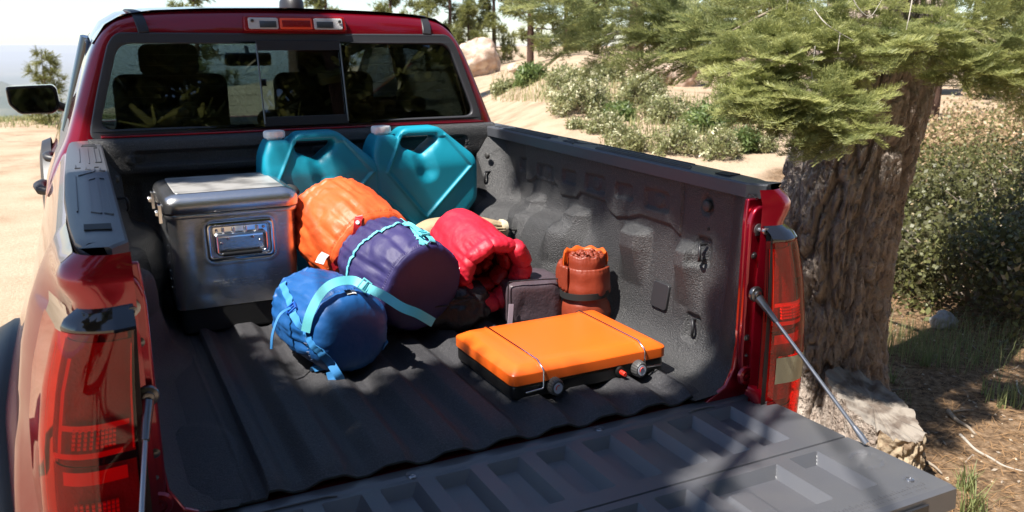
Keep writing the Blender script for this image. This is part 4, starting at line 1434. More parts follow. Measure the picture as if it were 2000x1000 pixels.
# ---- camping stove
t_ = thing('camping_stove', 'orange lidded two burner camping stove with black base and two knobs', 'camping stove', (.351, .383, .014), R(1.0))
sx0, sx1, sy0, sy1 = -.236, .236, -.186, .165
def srb(name, ins, z0, z1, rv, m, bev, seg=3):
    pts = rounded([(sx0 + ins, sy0 + ins), (sx1 - ins, sy0 + ins), (sx1 - ins, sy1 - ins), (sx0 + ins, sy1 - ins)], rv * .62, 6)
    return MB().prism(pts, z0, z1).obj(name, m, t_, world=False, bevel=bev, seg=seg, smooth=50)
srb('base', .004, .000, .036, .035, 'stove_black', .008)
def sring(ins, z, rv): return [(a, c_, z) for a, c_ in rounded([(sx0 + ins, sy0 + ins), (sx1 - ins, sy0 + ins), (sx1 - ins, sy1 - ins), (sx0 + ins, sy1 - ins)], rv * .62, 8)]
rs_ = [sring(.003, .034, .035), sring(0, .036, .036), sring(0, .058, .036), sring(.002, .061, .036), sring(.026, .073, .022), sring(.030, .0745, .020), sring(.06, .0755, .015)]
n_ = len(rs_[0]); V = [p for r_ in rs_ for p in r_]
F = [(i * n_ + k, i * n_ + (k + 1) % n_, (i + 1) * n_ + (k + 1) % n_, (i + 1) * n_ + k) for i in range(len(rs_) - 1) for k in range(n_)]
F += [tuple((len(rs_) - 1) * n_ + k for k in range(n_)), tuple(range(n_ - 1, -1, -1))]
obj('lid', V, F, 'orange_paint', t_, smooth=35, world=False, bevel=.0012)
for wx, out in ((-.150, -.052), (.158, .052)):
    p_ = [(wx, sy1 + .004, .03), (wx, sy1 + .003, .060), (wx, sy1 - .030, .078), (wx, sy0 + .030, .078), (wx, sy0 + .026, .0775), (wx, sy0 - .001, .065), (wx, sy0 - .0045, .060), (wx, sy0 - .005, .026), (wx + out * .06, sy0 - .006, .022), (wx + out, sy0 - .0065, .020)]
    MB().tube(p_, .0024, 8).obj('wire_latch', 'chrome', t_, world=False, smooth=60)
for kx, kz in ((-.118, .022), (.138, .022)):
    mt = Matrix.Translation((kx, sy0 + .002, kz)) @ Matrix.Rotation(PI / 2, 4, 'X')
    fn = lambda a, z: 1 + (.035 * math.cos(a * 18) if .003 < z < .022 else 0)
    kb = MB().lathe([(.019, 0), (.020, .004), (.0185, .020), (.0165, .024), (0, .024)], 108, mt, fn).obj('knob', 'knob', t_, world=False, smooth=40)
    mk = MB().lathe([(.0125, .0238), (.0125, .0250), (0, .0251)], 24, mt).obj('knob_face', 'knob_face', kb, world=False)
    ar = []
    for k in range(9):
        a = R(60 + 18 * k)
        ar.append(mt @ Vector((.0065 * math.cos(a), .0065 * math.sin(a), .0254)))
    MB().tube(ar, .0011, 6).obj('flame_mark', 'red_plastic', kb, world=False)
mt = Matrix.Translation((.082, sy0 + .002, .022)) @ Matrix.Rotation(PI / 2, 4, 'X')
MB().lathe([(.013, 0), (.012, .008), (.008, .009), (.0, .009)], 20, mt).obj('igniter_collar', 'stove_black', t_, world=False, smooth=40)
MB().lathe([(.0058, .006), (.0058, .026), (.005, .028), (0, .028)], 16, mt).obj('igniter_button', 'red_plastic', t_, world=False, smooth=40)
for fx in (-.19, .19):
    for fy in (-.13, .13): MB().lathe([(.012, -.006), (.012, .002)], 12, Matrix.Translation((fx, fy, 0))).obj('foot', 'rubber', t_, world=False)
t_.scale = (1, 1, 1.15)

# ---- soft rounded boxes (duffel bags)
def soft_box(name, c, hx, hy, hz, rot, m, seed, parent, power=4.0, amp=.012, n=56, floor=True, sag=.0, amp2=.004):
    V = []; F = []
    ex = 2 / power
    mr_ = Matrix.Rotation(rot, 3, 'Z')
    for i in range(n + 1):
        ph = -PI / 2 + PI * (i + .001) / (n + .002)
        for k in range(2 * n):
            th = PI * k / n
            f = lambda v, e: math.copysign(abs(v) ** e, v)
            x = f(math.cos(ph), ex) * f(math.cos(th), ex)
            y = f(math.cos(ph), ex) * f(math.sin(th), ex)
            z = f(math.sin(ph), ex)
            v = Vector((x * hx, y * hy, z * hz))
            d = noise.fractal(v * 9 + Vector((seed, 0, 0)), 1, 2, 3) * amp + abs(noise.noise(v * 24 + Vector((0, seed, 0)))) * -amp2 * 2
            nn = Vector((x / hx, y / hy, z / hz)).normalized()
            v = v + nn * d
            v = mr_ @ v + Vector(c)
            if floor: v.z = max(v.z, rib(v.x) + .001)
            V.append(v)
    m_ = 2 * n
    for i in range(n):
        for k in range(m_):
            F.append((i * m_ + k, i * m_ + (k + 1) % m_, (i + 1) * m_ + (k + 1) % m_, (i + 1) * m_ + k))
    return obj(name, V, F, m, parent, smooth=180)
t_ = thing('duffel_bag', 'crumpled black bag squashed under the purple stuff sack', 'bag', (.15, .95, 0))
bdy = soft_box('bag_body', (.165, .915, .080), .205, .17, .080, R(-8), 'nylon_black', 5, t_, 3.2, .022, n=70, amp2=.010)
MB().tube([(.02, .72, .11), (.09, .712, .118), (.18, .715, .112), (.26, .73, .12)], .0025, 6).obj('zip', 'strap_black', t_)
t_ = thing('duffel_bag', 'black bag hidden at the back of the bed under the red quilt', 'bag', (.3, 1.2, 0))
soft_box('bag_body', (.30, 1.17, .10), .20, .17, .10, R(5), 'nylon_black', 9, t_, 3.4, .018, n=40, amp2=.008)

t_ = thing('storage_cube', 'mauve grey fabric packing cube with a pink tag beside the rust roll', 'packing cube', (.46, .84, 0))
bdy = soft_box('cube_body', (.487, .815, .073), .095, .105, .073, R(-12), 'nylon_mauve', 31, t_, 7.0, .007, n=70, amp2=.002)
mrz = Matrix.Rotation(R(-12), 3, 'Z')
def cubeP(x, y, z): return mrz @ Vector((x, y, z)) + Vector((.487, .815, .073))
MB().tube([cubeP(-.088, -.103, .082), cubeP(-.03, -.105, .084), cubeP(.03, -.104, .083), cubeP(.088, -.101, .080)], .0022, 6).obj('piping', 'nylon_black', t_)
MB().tube([cubeP(-.090, -.103, .080), cubeP(-.092, -.105, .02), cubeP(-.090, -.104, -.07)], .0022, 6).obj('piping', 'nylon_black', t_)
V, F = ribbon([cubeP(-.083, -.109, .012), cubeP(-.086, -.114, -.02), cubeP(-.090, -.117, -.06), cubeP(-.088, -.119, -.082)], [Vector((0, -1, .1))] * 4, .016, .002)
V = [tuple(v) for v in V]
obj('tag', V, F, 'label_pink', t_)

# ---- rust coloured rolled mat, standing
t_ = thing('rolled_mat', 'rust orange quilted camping mat rolled up and standing upright in a black strap', 'camping mat', (.608, .655, .0))
def roll_mesh():
    V = []; F = []
    turns = 3.6; n = 300; nzz = 40
    H = .228
    for i in range(n + 1):
        a = i / n * turns * 2 * PI
        r = .016 + (.076 - .016) * (i / n) ** .85
        for k in range(nzz + 1):
            z = H * k / nzz
            e = min(z, H - z)
            pf = .0016 * math.sin(a * 7) + .003 * noise.noise(Vector((a * 1.3, z * 26, 0)))
            band = -.010 * math.exp(-((z - .105) / .012) ** 2) + .004 * math.exp(-((z - .145) / .03) ** 2) + .005 * math.exp(-((z - .05) / .03) ** 2)
            rr = r + (pf + band) * (i / n) ** 2 - .004 * sst(.02, 0, e) + .002 * math.sin(a * 31 + z * 30) * sst(.03, 0, H - z)
            zz_ = z + (.004 * math.sin(a * 9) + .006 * noise.noise(Vector((a * 3, 7, 0)))) * (k / nzz) ** 6 - .010 * (1 - i / n) * (k / nzz) ** 4
            if i / n > .80: zz_ = z * (1 - .17 * sst(.80, .86, i / n)) if k > 0 else 0
            V.append((rr * math.cos(a + 1.9), rr * math.sin(a + 1.9), zz_ + .012))
    m_ = nzz + 1
    for i in range(n):
        for k in range(nzz): F.append((i * m_ + k, (i + 1) * m_ + k, (i + 1) * m_ + k + 1, i * m_ + k + 1))
    return V, F
V, F = roll_mesh()
ob = obj('mat_roll', V, F, 'nylon_rust', t_, world=False, smooth=180)
so_ = ob.modifiers.new('thick', 'SOLIDIFY'); so_.thickness = .012; so_.offset = -1
ob.location.z = 0
# flame coloured inner edge
V = []; F = []
for i in range(60):
    a = R(-20 + 190 * i / 59)
    for z, r in ((.190, .0705), (.218, .072), (.236 + .004 * math.sin(a * 9), .069), (.242 + .004 * math.sin(a * 9 + 1), .066), (.230, .061), (.205, .059)):
        V.append((r * math.cos(a), r * math.sin(a), z + .004))
for i in range(59):
    for k in range(5): F.append((i * 6 + k, (i + 1) * 6 + k, (i + 1) * 6 + k + 1, i * 6 + k + 1))
obj('inner_edge', V, F, 'nylon_flame', t_, world=False, smooth=180)
pth = [(.0755 * math.cos(R(6 * k)) , .0755 * math.sin(R(6 * k)), .117 + .004 * math.sin(R(6 * k * 1) + 2)) for k in range(61)]
V, F = ribbon([Vector(p) for p in pth], [Vector((p[0], p[1], 0)).normalized() for p in pth], .020, .003)
obj('strap', V, F, 'strap_black', t_, world=False)
# loose outer flap
V = []; F = []
for i in range(30):
    a = R(195 + 66 * i / 29 * -1 + 0)
    for k in range(14):
        z = .128 + (.205 - .128) * k / 13
        r = .078 + .016 * sst(8, 29, i) * math.sin(k / 13 * PI) ** .5 + .003 * math.sin(i * .9)
        V.append((r * math.cos(a) - .0, r * math.sin(a) * 1, z + .010 * sst(15, 29, i) * (k / 13)))
for i in range(29):
    for k in range(13): F.append((i * 14 + k, (i + 1) * 14 + k, (i + 1) * 14 + k + 1, i * 14 + k + 1))
ob = obj('flap', V, F, 'nylon_rust', t_, world=False, smooth=180)
so_ = ob.modifiers.new('thick', 'SOLIDIFY'); so_.thickness = .010; so_.offset = 1

# ---- red puffy quilt rolled into its open sack
t_ = thing('quilted_blanket', 'red puffy quilt rolled with its open end showing plump baffles', 'quilt', (.33, 1.0, .16))
# sleeve: tube with a soft polygon cross-section
axR = Vector((.06, -.96, -.25)).normalized()
e1 = (Vector((0, 0, 1)) - axR * axR.z).normalized(); e2 = axR.cross(e1)
nearR = Vector((.352, .800, .176))
secR = [(10, .116), (60, .110), (100, .114), (150, .120), (200, .108), (250, .120), (300, .110), (345, .114), (370, .116)]
def sleeve(t, th, rr=1.0):
    """t 0 far .. 1 near lip"""
    dg_ = math.degrees(th) % 360
    r = interp(secR, dg_ if dg_ >= 10 else dg_ + 360) * rr
    r *= .80 + .20 * math.sin(min(1, t * 1.6) * PI / 2) ** .7
    if t < .12: r *= (t / .12) ** .5 * .999 + .001
    r += .004 * noise.noise(Vector((math.cos(th) * 5, math.sin(th) * 5, t * 5))) + .0022 * math.sin(th * 34) * sst(.70, .95, t)
    return nearR + axR * (-.30 * (1 - t)) + (e1 * math.cos(th) + e2 * math.sin(th)) * r
V = []; F = []; nA = 140; nT = 60
for i in range(nT + 1):
    for k in range(nA): V.append(sleeve(i / nT * .98 + .001, 2 * PI * k / nA))
for i in range(nT):
    for k in range(nA): F.append((i * nA + k, (i + 1) * nA + k, (i + 1) * nA + (k + 1) % nA, i * nA + (k + 1) % nA))
slv = obj('sack', V, F, 'nylon_red', t_, smooth=180)
# puffy baffles around the opening
def puff(c, ax, e_a, e_b, L_, ra, rb, name, m, seed, n=26, mm=20, pinch=.75):
    V = []; F = []
    for i in range(n + 1):
        s = -1 + 2 * i / n
        k = (1 - abs(s) ** 5.0) ** .5 * .999 + .001
        for j in range(mm):
            a = 2 * PI * j / mm
            d = .003 * noise.noise(Vector((math.cos(a) * 2, math.sin(a) * 2, s * 4 + seed)))
            cr = 1 - .10 * abs(math.sin(a * 5 + seed)) * abs(s) ** 2
            V.append(c + ax * (s * L_ / 2) + e_a * (math.cos(a) * (ra * k * cr + d)) + e_b * (math.sin(a) * (rb * k * cr + d)))
    for i in range(n):
        for j in range(mm): F.append((i * mm + j, i * mm + (j + 1) % mm, (i + 1) * mm + (j + 1) % mm, (i + 1) * mm + j))
    return obj(name, V, F, m, t_, smooth=180)
NB = 8
mouth = [(nearR + axR * .012 + (e1 * math.cos(a) * .086 + e2 * math.sin(a) * .086)) for a in [2 * PI * k / NB + .2 for k in range(NB)]]
# ring of plump segments; the lower right ones swell outwards
for k in range(NB):
    a = 2 * PI * (k + .5) / NB + .2
    rad = e1 * math.cos(a) + e2 * math.sin(a)
    tan = -e1 * math.sin(a) + e2 * math.cos(a)
    big = 1.0 if (rad.dot(Vector((.6, -.2, -.5))) > -.02) else .5
    c = nearR + axR * (.000 + .012 * big) + rad * (.092 + .010 * big)
    puff(c, tan, rad, axR, .100, .030 * (.55 + .5 * big), .036 * (.5 + .6 * big), 'baffle', 'nylon_red', k * 3.1)
for k in range(7):
    a = 2 * PI * (k + .5) / 7
    rad = e1 * math.cos(a) + e2 * math.sin(a)
    tan = -e1 * math.sin(a) + e2 * math.cos(a)
    c = nearR + axR * -.045 + rad * .068
    puff(c, tan, rad, axR, .070, .017, .036, 'inner_baffle', 'nylon_red_dark', k * 5.7)
    c = nearR + axR * -.12 + rad * .046
    puff(c, tan, rad, axR, .050, .020, .040, 'inner_baffle', 'nylon_red_dark', k * 2.7)
# outer fold on the right side
for k in range(4):
    a = R(-58 - 26 * k) if False else R(300 - 26 * k)
    rad = e1 * math.cos(a) + e2 * math.sin(a)
    tan = -e1 * math.sin(a) + e2 * math.cos(a)
mt = Matrix.Translation(nearR + axR * .01 + e2 * 0.0 + e1 * 0.02)
p0 = nearR + axR * .004 + Vector((-.105, -.01, .020))
MB().tube([p0, p0 + Vector((.012, -.010, .002))], .006, 10).obj('cord_lock', 'label_white', t_, smooth=60)
MB().tube([p0 + Vector((0, 0, .004)), p0 + Vector((-.012, -.004, .012)), p0 + Vector((-.016, -.004, 0)), p0], .0015, 5).obj('cord', 'label_white', t_)

# ---- tan sack
t_ = thing('tent_bag', 'small tan canvas sack with cream ends lying on the wheel arch by the right jug', 'canvas bag', (.47, 1.28, .2))
V = []; F = []
A0 = Vector((.245, 1.23, .235)); A1 = Vector((.585, 1.17, .222))
dA = (A1 - A0); dl = dA.length; dA.normalize(); s1 = Vector((0, 0, 1)); s2 = dA.cross(s1).normalized()
nL = 70; nR_ = 48
for i in range(nL + 1):
    t = i / nL
    r = .052 * (math.sin(min(1, t * 3.5) * PI / 2) ** .6) * (1 - .45 * sst(.72, .98, t))
    if t > .985: r *= .6
    for k in range(nR_):
        a = 2 * PI * k / nR_
        rr = r * (1 + .16 * noise.noise(Vector((math.cos(a) * 2, math.sin(a) * 2, t * 5)))) + .003 * math.sin(a * 15 + t * 3) * sst(.6, .95, t)
        V.append(A0 + dA * (dl * t) + s1 * math.sin(a) * rr * .80 + s2 * math.cos(a) * rr * 1.2)
for i in range(nL):
    for k in range(nR_): F.append((i * nR_ + k, (i + 1) * nR_ + k, (i + 1) * nR_ + (k + 1) % nR_, i * nR_ + (k + 1) % nR_))
F.append(tuple(range(nR_))); F.append(tuple(nL * nR_ + k for k in range(nR_ - 1, -1, -1)))
obj('sack', V, F, 'canvas_tan', t_, smooth=180)
MB().tube([A1 - dA * .022, A1 - dA * .010, A1 + dA * .004], [.034, .033, .026], 16).obj('end_hem', 'cream', t_, smooth=60)
MB().tube([A1 - dA * .0 + Vector((0, 0, .0)), A1 + Vector((.02, -.01, -.006)), A1 + Vector((.045, -.012, -.010))], .004, 6).obj('drawcord', 'strap_black', t_)
MB().tube([A0 + dA * .16 + Vector((0, 0, .045)), A0 + dA * .19 + Vector((0, -.004, .056)), A0 + dA * .23 + Vector((0, 0, .046))], .003, 6).obj('cord_loop', 'strap_black', t_)

# ================================================================== THE PLACE
CAM = Vector(cam.location)
CR = cam.rotation_euler.to_matrix()
def at(px, py, d):
    """point seen at pixel (px, py) of the 2000x1000 photograph, d metres ahead"""
    v = CR @ Vector(((px - 1000) / 1650, (500 - py) / 1650, -1))
    return CAM + v * d
def on_ground(px, py, z=GZ):
    v = CR @ Vector(((px - 1000) / 1650, (500 - py) / 1650, -1))
    p_ = CAM + v * ((z - CAM.z) / v.z)
    if py < 330 and px > 880:
        d = 6.0
        while d < 90:
            q_ = CAM + v * d
            if q_.z <= GZ + slope(q_.x, q_.y): return q_
            d += .1
    return p_
def fwd(p_): return (p_.x - CAM.x) * FW.x + (p_.y - CAM.y) * FW.y
FW, RT = Vector((math.sin(R(26.75)), math.cos(R(26.75)))), Vector((math.cos(R(26.75)), -math.sin(R(26.75))))
def slope(x, y):
    """bank that rises beyond the track on the far side of the truck"""
    dx, dy = x - CAM.x, y - CAM.y
    f = dx * FW.x + dy * FW.y
    if f < 8: return 0.0
    t = 1000 + 1650 * (dx * RT.x + dy * RT.y) / f
    return .088 * min(15.5, max(0.0, f - 9.5)) * sst(900, 1130, t) * (1 - .72 * sst(1540, 1760, t)) * sst(8, 11, f)
def edge(x, y): return y - (20.5 + 2.2 * max(0.0, x + 1.5))
def gh(x, y):
    z = GZ
    r = math.hypot(x - .5, y - 1)
    if r < 400:
        z += .05 * noise.noise(Vector((x * .35, y * .35, 3))) * min(1, r / 6) + .014 * noise.noise(Vector((x * 2.1, y * 2.1, 9))) + .006 * noise.noise(Vector((x * 6, y * 6, 1)))
        # road berm on the far side of the track, slight bank to the right
        z += .35 * sst(9, 16, x - .15 * y) * sst(60, 30, r) * 0
    z += slope(x, y)
    e = edge(x, y)
    if e > 0: z -= min(599.0, e * .12 * min(1, e / 12) + max(0, e - 15) * .55)
    if x < -45: z -= min(599.0 + GZ * 0, (-45 - x) * .5)
    return max(z, -600.0)
NG = 420
gc = [60000 * math.sinh(12 * (-1 + 2 * i / (NG - 1))) / math.sinh(12) for i in range(NG)]
V = np.empty((NG * NG, 3), np.float32)
q = 0
for i in range(NG):
    for j in range(NG):
        x, y = 1.8 + gc[i], 2.2 + gc[j]
        V[q] = (x, y, gh(x, y)); q += 1
I, J = np.meshgrid(np.arange(NG - 1), np.arange(NG - 1), indexing='ij')
a = (I * NG + J).ravel()
Q = np.stack([a, a + NG, a + NG + 1, a + 1], 1)
# ground material: bleached sand, brown litter around the fir and under the thicket, green valley far below
m = bpy.data.materials.new('earth'); m.use_nodes = True
n, l = m.node_tree.nodes, m.node_tree.links
p = n['Principled BSDF']; p.inputs['Roughness'].default_value = .95; p.inputs['Specular IOR Level'].default_value = .15
tc = n.new('ShaderNodeTexCoord')
def tex(scale, det=8, rough=.6):
    t = n.new('ShaderNodeTexNoise'); t.inputs['Scale'].default_value = scale; t.inputs['Detail'].default_value = det; t.inputs['Roughness'].default_value = rough
    l.new(tc.outputs['Object'], t.inputs['Vector']); return t
def ramp(src, pts):
    r_ = n.new('ShaderNodeValToRGB'); e = r_.color_ramp.elements
    e[0].position, e[0].color = pts[0][0], (*pts[0][1], 1); e[1].position, e[1].color = pts[-1][0], (*pts[-1][1], 1)
    for a_, c_ in pts[1:-1]:
        k_ = e.new(a_); k_.color = (*c_, 1)
    l.new(src, r_.inputs[0]); return r_
def mixc(f, a_, b_):
    mx = n.new('ShaderNodeMix'); mx.data_type = 'RGBA'
    l.new(f, mx.inputs[0]); l.new(a_, mx.inputs[6]); l.new(b_, mx.inputs[7]); return mx.outputs[2]
sand = ramp(tex(1.1).outputs[0], [(.30, (.25, .165, .10)), (.46, (.38, .28, .19)), (.66, (.46, .355, .255))])
grit = ramp(tex(55, 4).outputs[0], [(.36, (.22, .15, .10)), (.50, (.40, .30, .21)), (.70, (.55, .44, .33))])
mx0 = n.new('ShaderNodeMix'); mx0.data_type = 'RGBA'; mx0.inputs[0].default_value = .35
l.new(sand.outputs[0], mx0.inputs[6]); l.new(grit.outputs[0], mx0.inputs[7])
lit = ramp(tex(26, 6, .7).outputs[0], [(.34, (.050, .030, .018)), (.48, (.15, .095, .055)), (.60, (.25, .165, .10)), (.72, (.38, .29, .20))])
at_ = n.new('ShaderNodeAttribute'); at_.attribute_name = 'tint'
wob = tex(1.7, 5)
ad = n.new('ShaderNodeMath'); ad.operation = 'ADD'; l.new(at_.outputs['Fac'], ad.inputs[0]); l.new(wob.outputs[0], ad.inputs[1])
mr_ = n.new('ShaderNodeMapRange'); mr_.inputs[1].default_value = .85; mr_.inputs[2].default_value = 1.15; l.new(ad.outputs[0], mr_.inputs[0])
col = mixc(mr_.outputs[0], mx0.outputs[2], lit.outputs[0])
val = ramp(tex(.0006, 8).outputs[0], [(.40, (.05, .07, .035)), (.62, (.16, .15, .09))])
sx = n.new('ShaderNodeSeparateXYZ'); l.new(tc.outputs['Object'], sx.inputs[0])
mr2 = n.new('ShaderNodeMapRange'); mr2.inputs[1].default_value = -1.6; mr2.inputs[2].default_value = -6; l.new(sx.outputs[2], mr2.inputs[0])
col = mixc(mr2.outputs[0], col, val.outputs[0])
l.new(col, p.inputs['Base Color'])
bp = n.new('ShaderNodeBump'); bp.inputs['Distance'].default_value = .02; bp.inputs['Strength'].default_value = .8
l.new(tex(34, 8, .75).outputs[0], bp.inputs['Height']); l.new(bp.outputs[0], p.inputs['Normal'])
M['earth'] = m
X_, Y_ = V[:, 0], V[:, 1]
def nss(a_, b_, x):
    t = np.clip((x - a_) / (b_ - a_), 0, 1); return t * t * (3 - 2 * t)
d1 = np.hypot((X_ - 3.6) / 2.3, (Y_ - 1.2) / 3.2)
d2 = np.hypot((X_ - 9.0) / 5.2, (Y_ - 2.0) / 5.0)
tint = np.maximum(nss(1.35, .75, d1), nss(1.2, .8, d2))
tint = np.maximum(tint, .34 * nss(6, 12, Y_ - 0 * X_) * nss(200, 60, Y_))
ground = np_obj('ground', V, Q, 'earth', tint=tint, smooth=True)
tag(ground, kind='structure')

# far ridge across the valley
def hill(name, prof, d, depth, base, m):
    V = []; F = []
    nP_ = 90; nD = 14
    for i in range(nP_):
        px = prof[0][0] + (prof[-1][0] - prof[0][0]) * i / (nP_ - 1)
        top = at(px, interp(prof, px), d)
        dirv = Vector((top.x - CAM.x, top.y - CAM.y, 0)).normalized()
        for k in range(nD):
            s = -1 + 2 * k / (nD - 1)
            z = base + (top.z - base) * (1 - abs(s) ** 1.1)
            z += (nz(top.x + s * 3000, top.y, s * 9, .0011, 4)) * (60 * (1 - abs(s)) ** .5)
            pt = top + dirv * (s * depth)
            V.append((pt.x, pt.y, max(z, base)))
    for i in range(nP_ - 1):
        for k in range(nD - 1): F.append((i * nD + k, (i + 1) * nD + k, (i + 1) * nD + k + 1, i * nD + k + 1))
    return tag(obj(name, V, F, m, None, smooth=180), kind='structure')
mat('forest_slope', (.045, .065, .035), .95, spec=.1, var=(.004, (.12, .12, .07), .4, .65))
hill('mountain_ridge', [(-900, 112), (-400, 128), (-100, 138), (0, 150), (45, 172), (90, 196), (150, 225), (260, 262), (420, 330)], 7000, 2600, -599, 'forest_slope')
hill('far_hills', [(-1200, 104), (-300, 103), (-60, 101), (40, 99), (120, 103), (200, 106), (500, 103), (900, 101), (1300, 104), (2300, 104)], 42000, 5000, -599, 'forest_slope')

# ------------------------------------------------------------------ foliage kit
def rand_rot(k, up=None, spread=1.0):
    """k random rotation matrices; x axis is the growing direction (given by up (k,3) when not None)"""
    if up is None:
        x = rng.normal(size=(k, 3))
    else:
        x = up + rng.normal(size=(k, 3)) * spread
    x /= np.linalg.norm(x, axis=1)[:, None]
    y = rng.normal(size=(k, 3)); y[:, 2] *= .35
    y -= x * (x * y).sum(1)[:, None]
    y /= np.linalg.norm(y, axis=1)[:, None]
    z = np.cross(x, y)
    return np.stack([x, y, z], 2)
def flat_rot(dirs, jit=.25):
    """x along dirs, z as near to world up as possible (flat sprays)"""
    k = len(dirs)
    x = dirs + rng.normal(size=(k, 3)) * jit * .6
    x /= np.linalg.norm(x, axis=1)[:, None]
    z = np.array([0, 0, 1.0]) + rng.normal(size=(k, 3)) * jit
    z -= x * (x * z).sum(1)[:, None]
    z /= np.linalg.norm(z, axis=1)[:, None]
    y = np.cross(z, x)
    return np.stack([x, y, z], 2)
def stamp(tV, tT, P, Rm, S, tj=.12, tadd=None):
    """tV (m,4,3) template quads, tT (m,4) tint -> merged vertices, quads, tint"""
    k = len(P); m_ = len(tV)
    flat = tV.reshape(-1, 3)
    out = np.einsum('nij,mj->nmi', Rm, flat) * S[:, None, None] + P[:, None, :]
    t = np.tile(tT.reshape(1, -1), (k, 1)) + rng.normal(size=(k, 1)) * tj
    if tadd is not None: t = t + tadd[:, None]
    Vv = out.reshape(-1, 3)
    Qq = np.arange(k * m_ * 4).reshape(-1, 4)
    return Vv, Qq, np.clip(t.ravel(), 0, 1)
def strip(a, b, wv):
    """quad from a to b, half width vector wv, tapered"""
    return np.array([a - wv * .7, a + wv * .7, b + wv * .35, b - wv * .35])
def fir_spray(Lm=.30, nside=9, nl=.024, wd=.0017, seed=1, per=2):
    """flat spray: stem with side twigs set with needles"""
    g = np.random.default_rng(seed)
    quads = []; tints = []
    def twig(o, d, L_, t0, dens=.0058):
        d = d / np.linalg.norm(d)
        side = np.cross([0, 0, 1.0], d); side /= np.linalg.norm(side)
        up = np.cross(d, side)
        s = 0.0
        quads.append(strip(o, o + d * L_, side * .0016)); tints.append([.35] * 4)
        while s < L_:
            for q_ in range(per):
                a_ = g.uniform(-1, 1) * 1.35 + (0 if q_ else 0)
                lat = (side * (1 if g.random() < .5 else -1) * math.cos(a_ * .8) + up * math.sin(abs(a_)) * .8)
                nd = d * g.uniform(.45, .9) + lat
                nd /= np.linalg.norm(nd)
                ln = nl * g.uniform(.75, 1.15) * (1 - .35 * (s / L_) ** 3)
                a0 = o + d * s
                wv = np.cross(nd, up + g.normal(size=3) * .5); wv /= np.linalg.norm(wv)
                quads.append(strip(a0, a0 + nd * ln, wv * wd))
                tt = t0 + .45 * (s / L_) ** 2 + g.uniform(-.1, .1)
                tints.append([tt * .75, tt * .75, tt, tt])
            s += dens
    twig(np.zeros(3), np.array([1.0, 0, 0]), Lm, .22)
    for k in range(nside):
        s = Lm * (.12 + .80 * k / (nside - 1))
        for sg in (-1, 1):
            ln = Lm * .46 * (1 - .72 * (k / (nside - 1)) ** 1.3) * g.uniform(.8, 1.15) + .03
            d = np.array([.62, sg * .78, g.uniform(-.22, .12)])
            twig(np.array([s, 0, 0]), d, ln, .22)
    return np.array(quads), np.array(tints)
FS = [fir_spray(.26, 5, .040, .0024, s_) for s_ in (1, 2, 3)]
FSC = [fir_spray(.30, 5, .034, .0042, 9)]
FSC = [(q_[::3], t__[::3]) for q_, t__ in FSC]
def tuft(nn, ln, wd, seed=3, hemi=.2):
    g = np.random.default_rng(seed); Qd = []; T = []
    for k in range(nn):
        d = g.normal(size=3); d[0] = abs(d[0]) + hemi; d /= np.linalg.norm(d)
        wv = np.cross(d, g.normal(size=3)); wv /= np.linalg.norm(wv)
        b_ = d * ln * g.uniform(.7, 1.1)
        Qd.append(strip(np.zeros(3), b_, wv * wd)); tt = .35 + .35 * d[0] * g.uniform(.6, 1.2)
        T.append([tt * .5, tt * .5, tt, tt])
    return np.array(Qd), np.array(T)
def leaf_cluster(nn, rad, ln, wd, seed=3):
    g = np.random.default_rng(seed); Qd = []; T = []
    for k in range(nn):
        o = g.normal(size=3) * rad * .5
        d = g.normal(size=3); d[2] += .5; d /= np.linalg.norm(d)
        wv = np.cross(d, g.normal(size=3)); wv /= np.linalg.norm(wv)
        up = np.cross(d, wv)
        L_ = ln * g.uniform(.6, 1.2)
        Qd.append(np.array([o, o + d * L_ * .5 + wv * wd + up * wd * .3, o + d * L_, o + d * L_ * .5 - wv * wd + up * wd * .3]))
        tt = g.uniform(.1, .75); T.append([tt] * 4)
    return np.array(Qd), np.array(T)
def fol(name, parts, m, parent, kind='stuff'):
    Vs = []; Qs = []; Ts = []; o_ = 0
    for v_, q_, t__ in parts:
        Vs.append(v_); Qs.append(q_ + o_); Ts.append(t__); o_ += len(v_)
    o = np_obj(name, np.concatenate(Vs), np.concatenate(Qs), m, parent, tint=np.concatenate(Ts))
    if kind: o['kind'] = kind
    return o

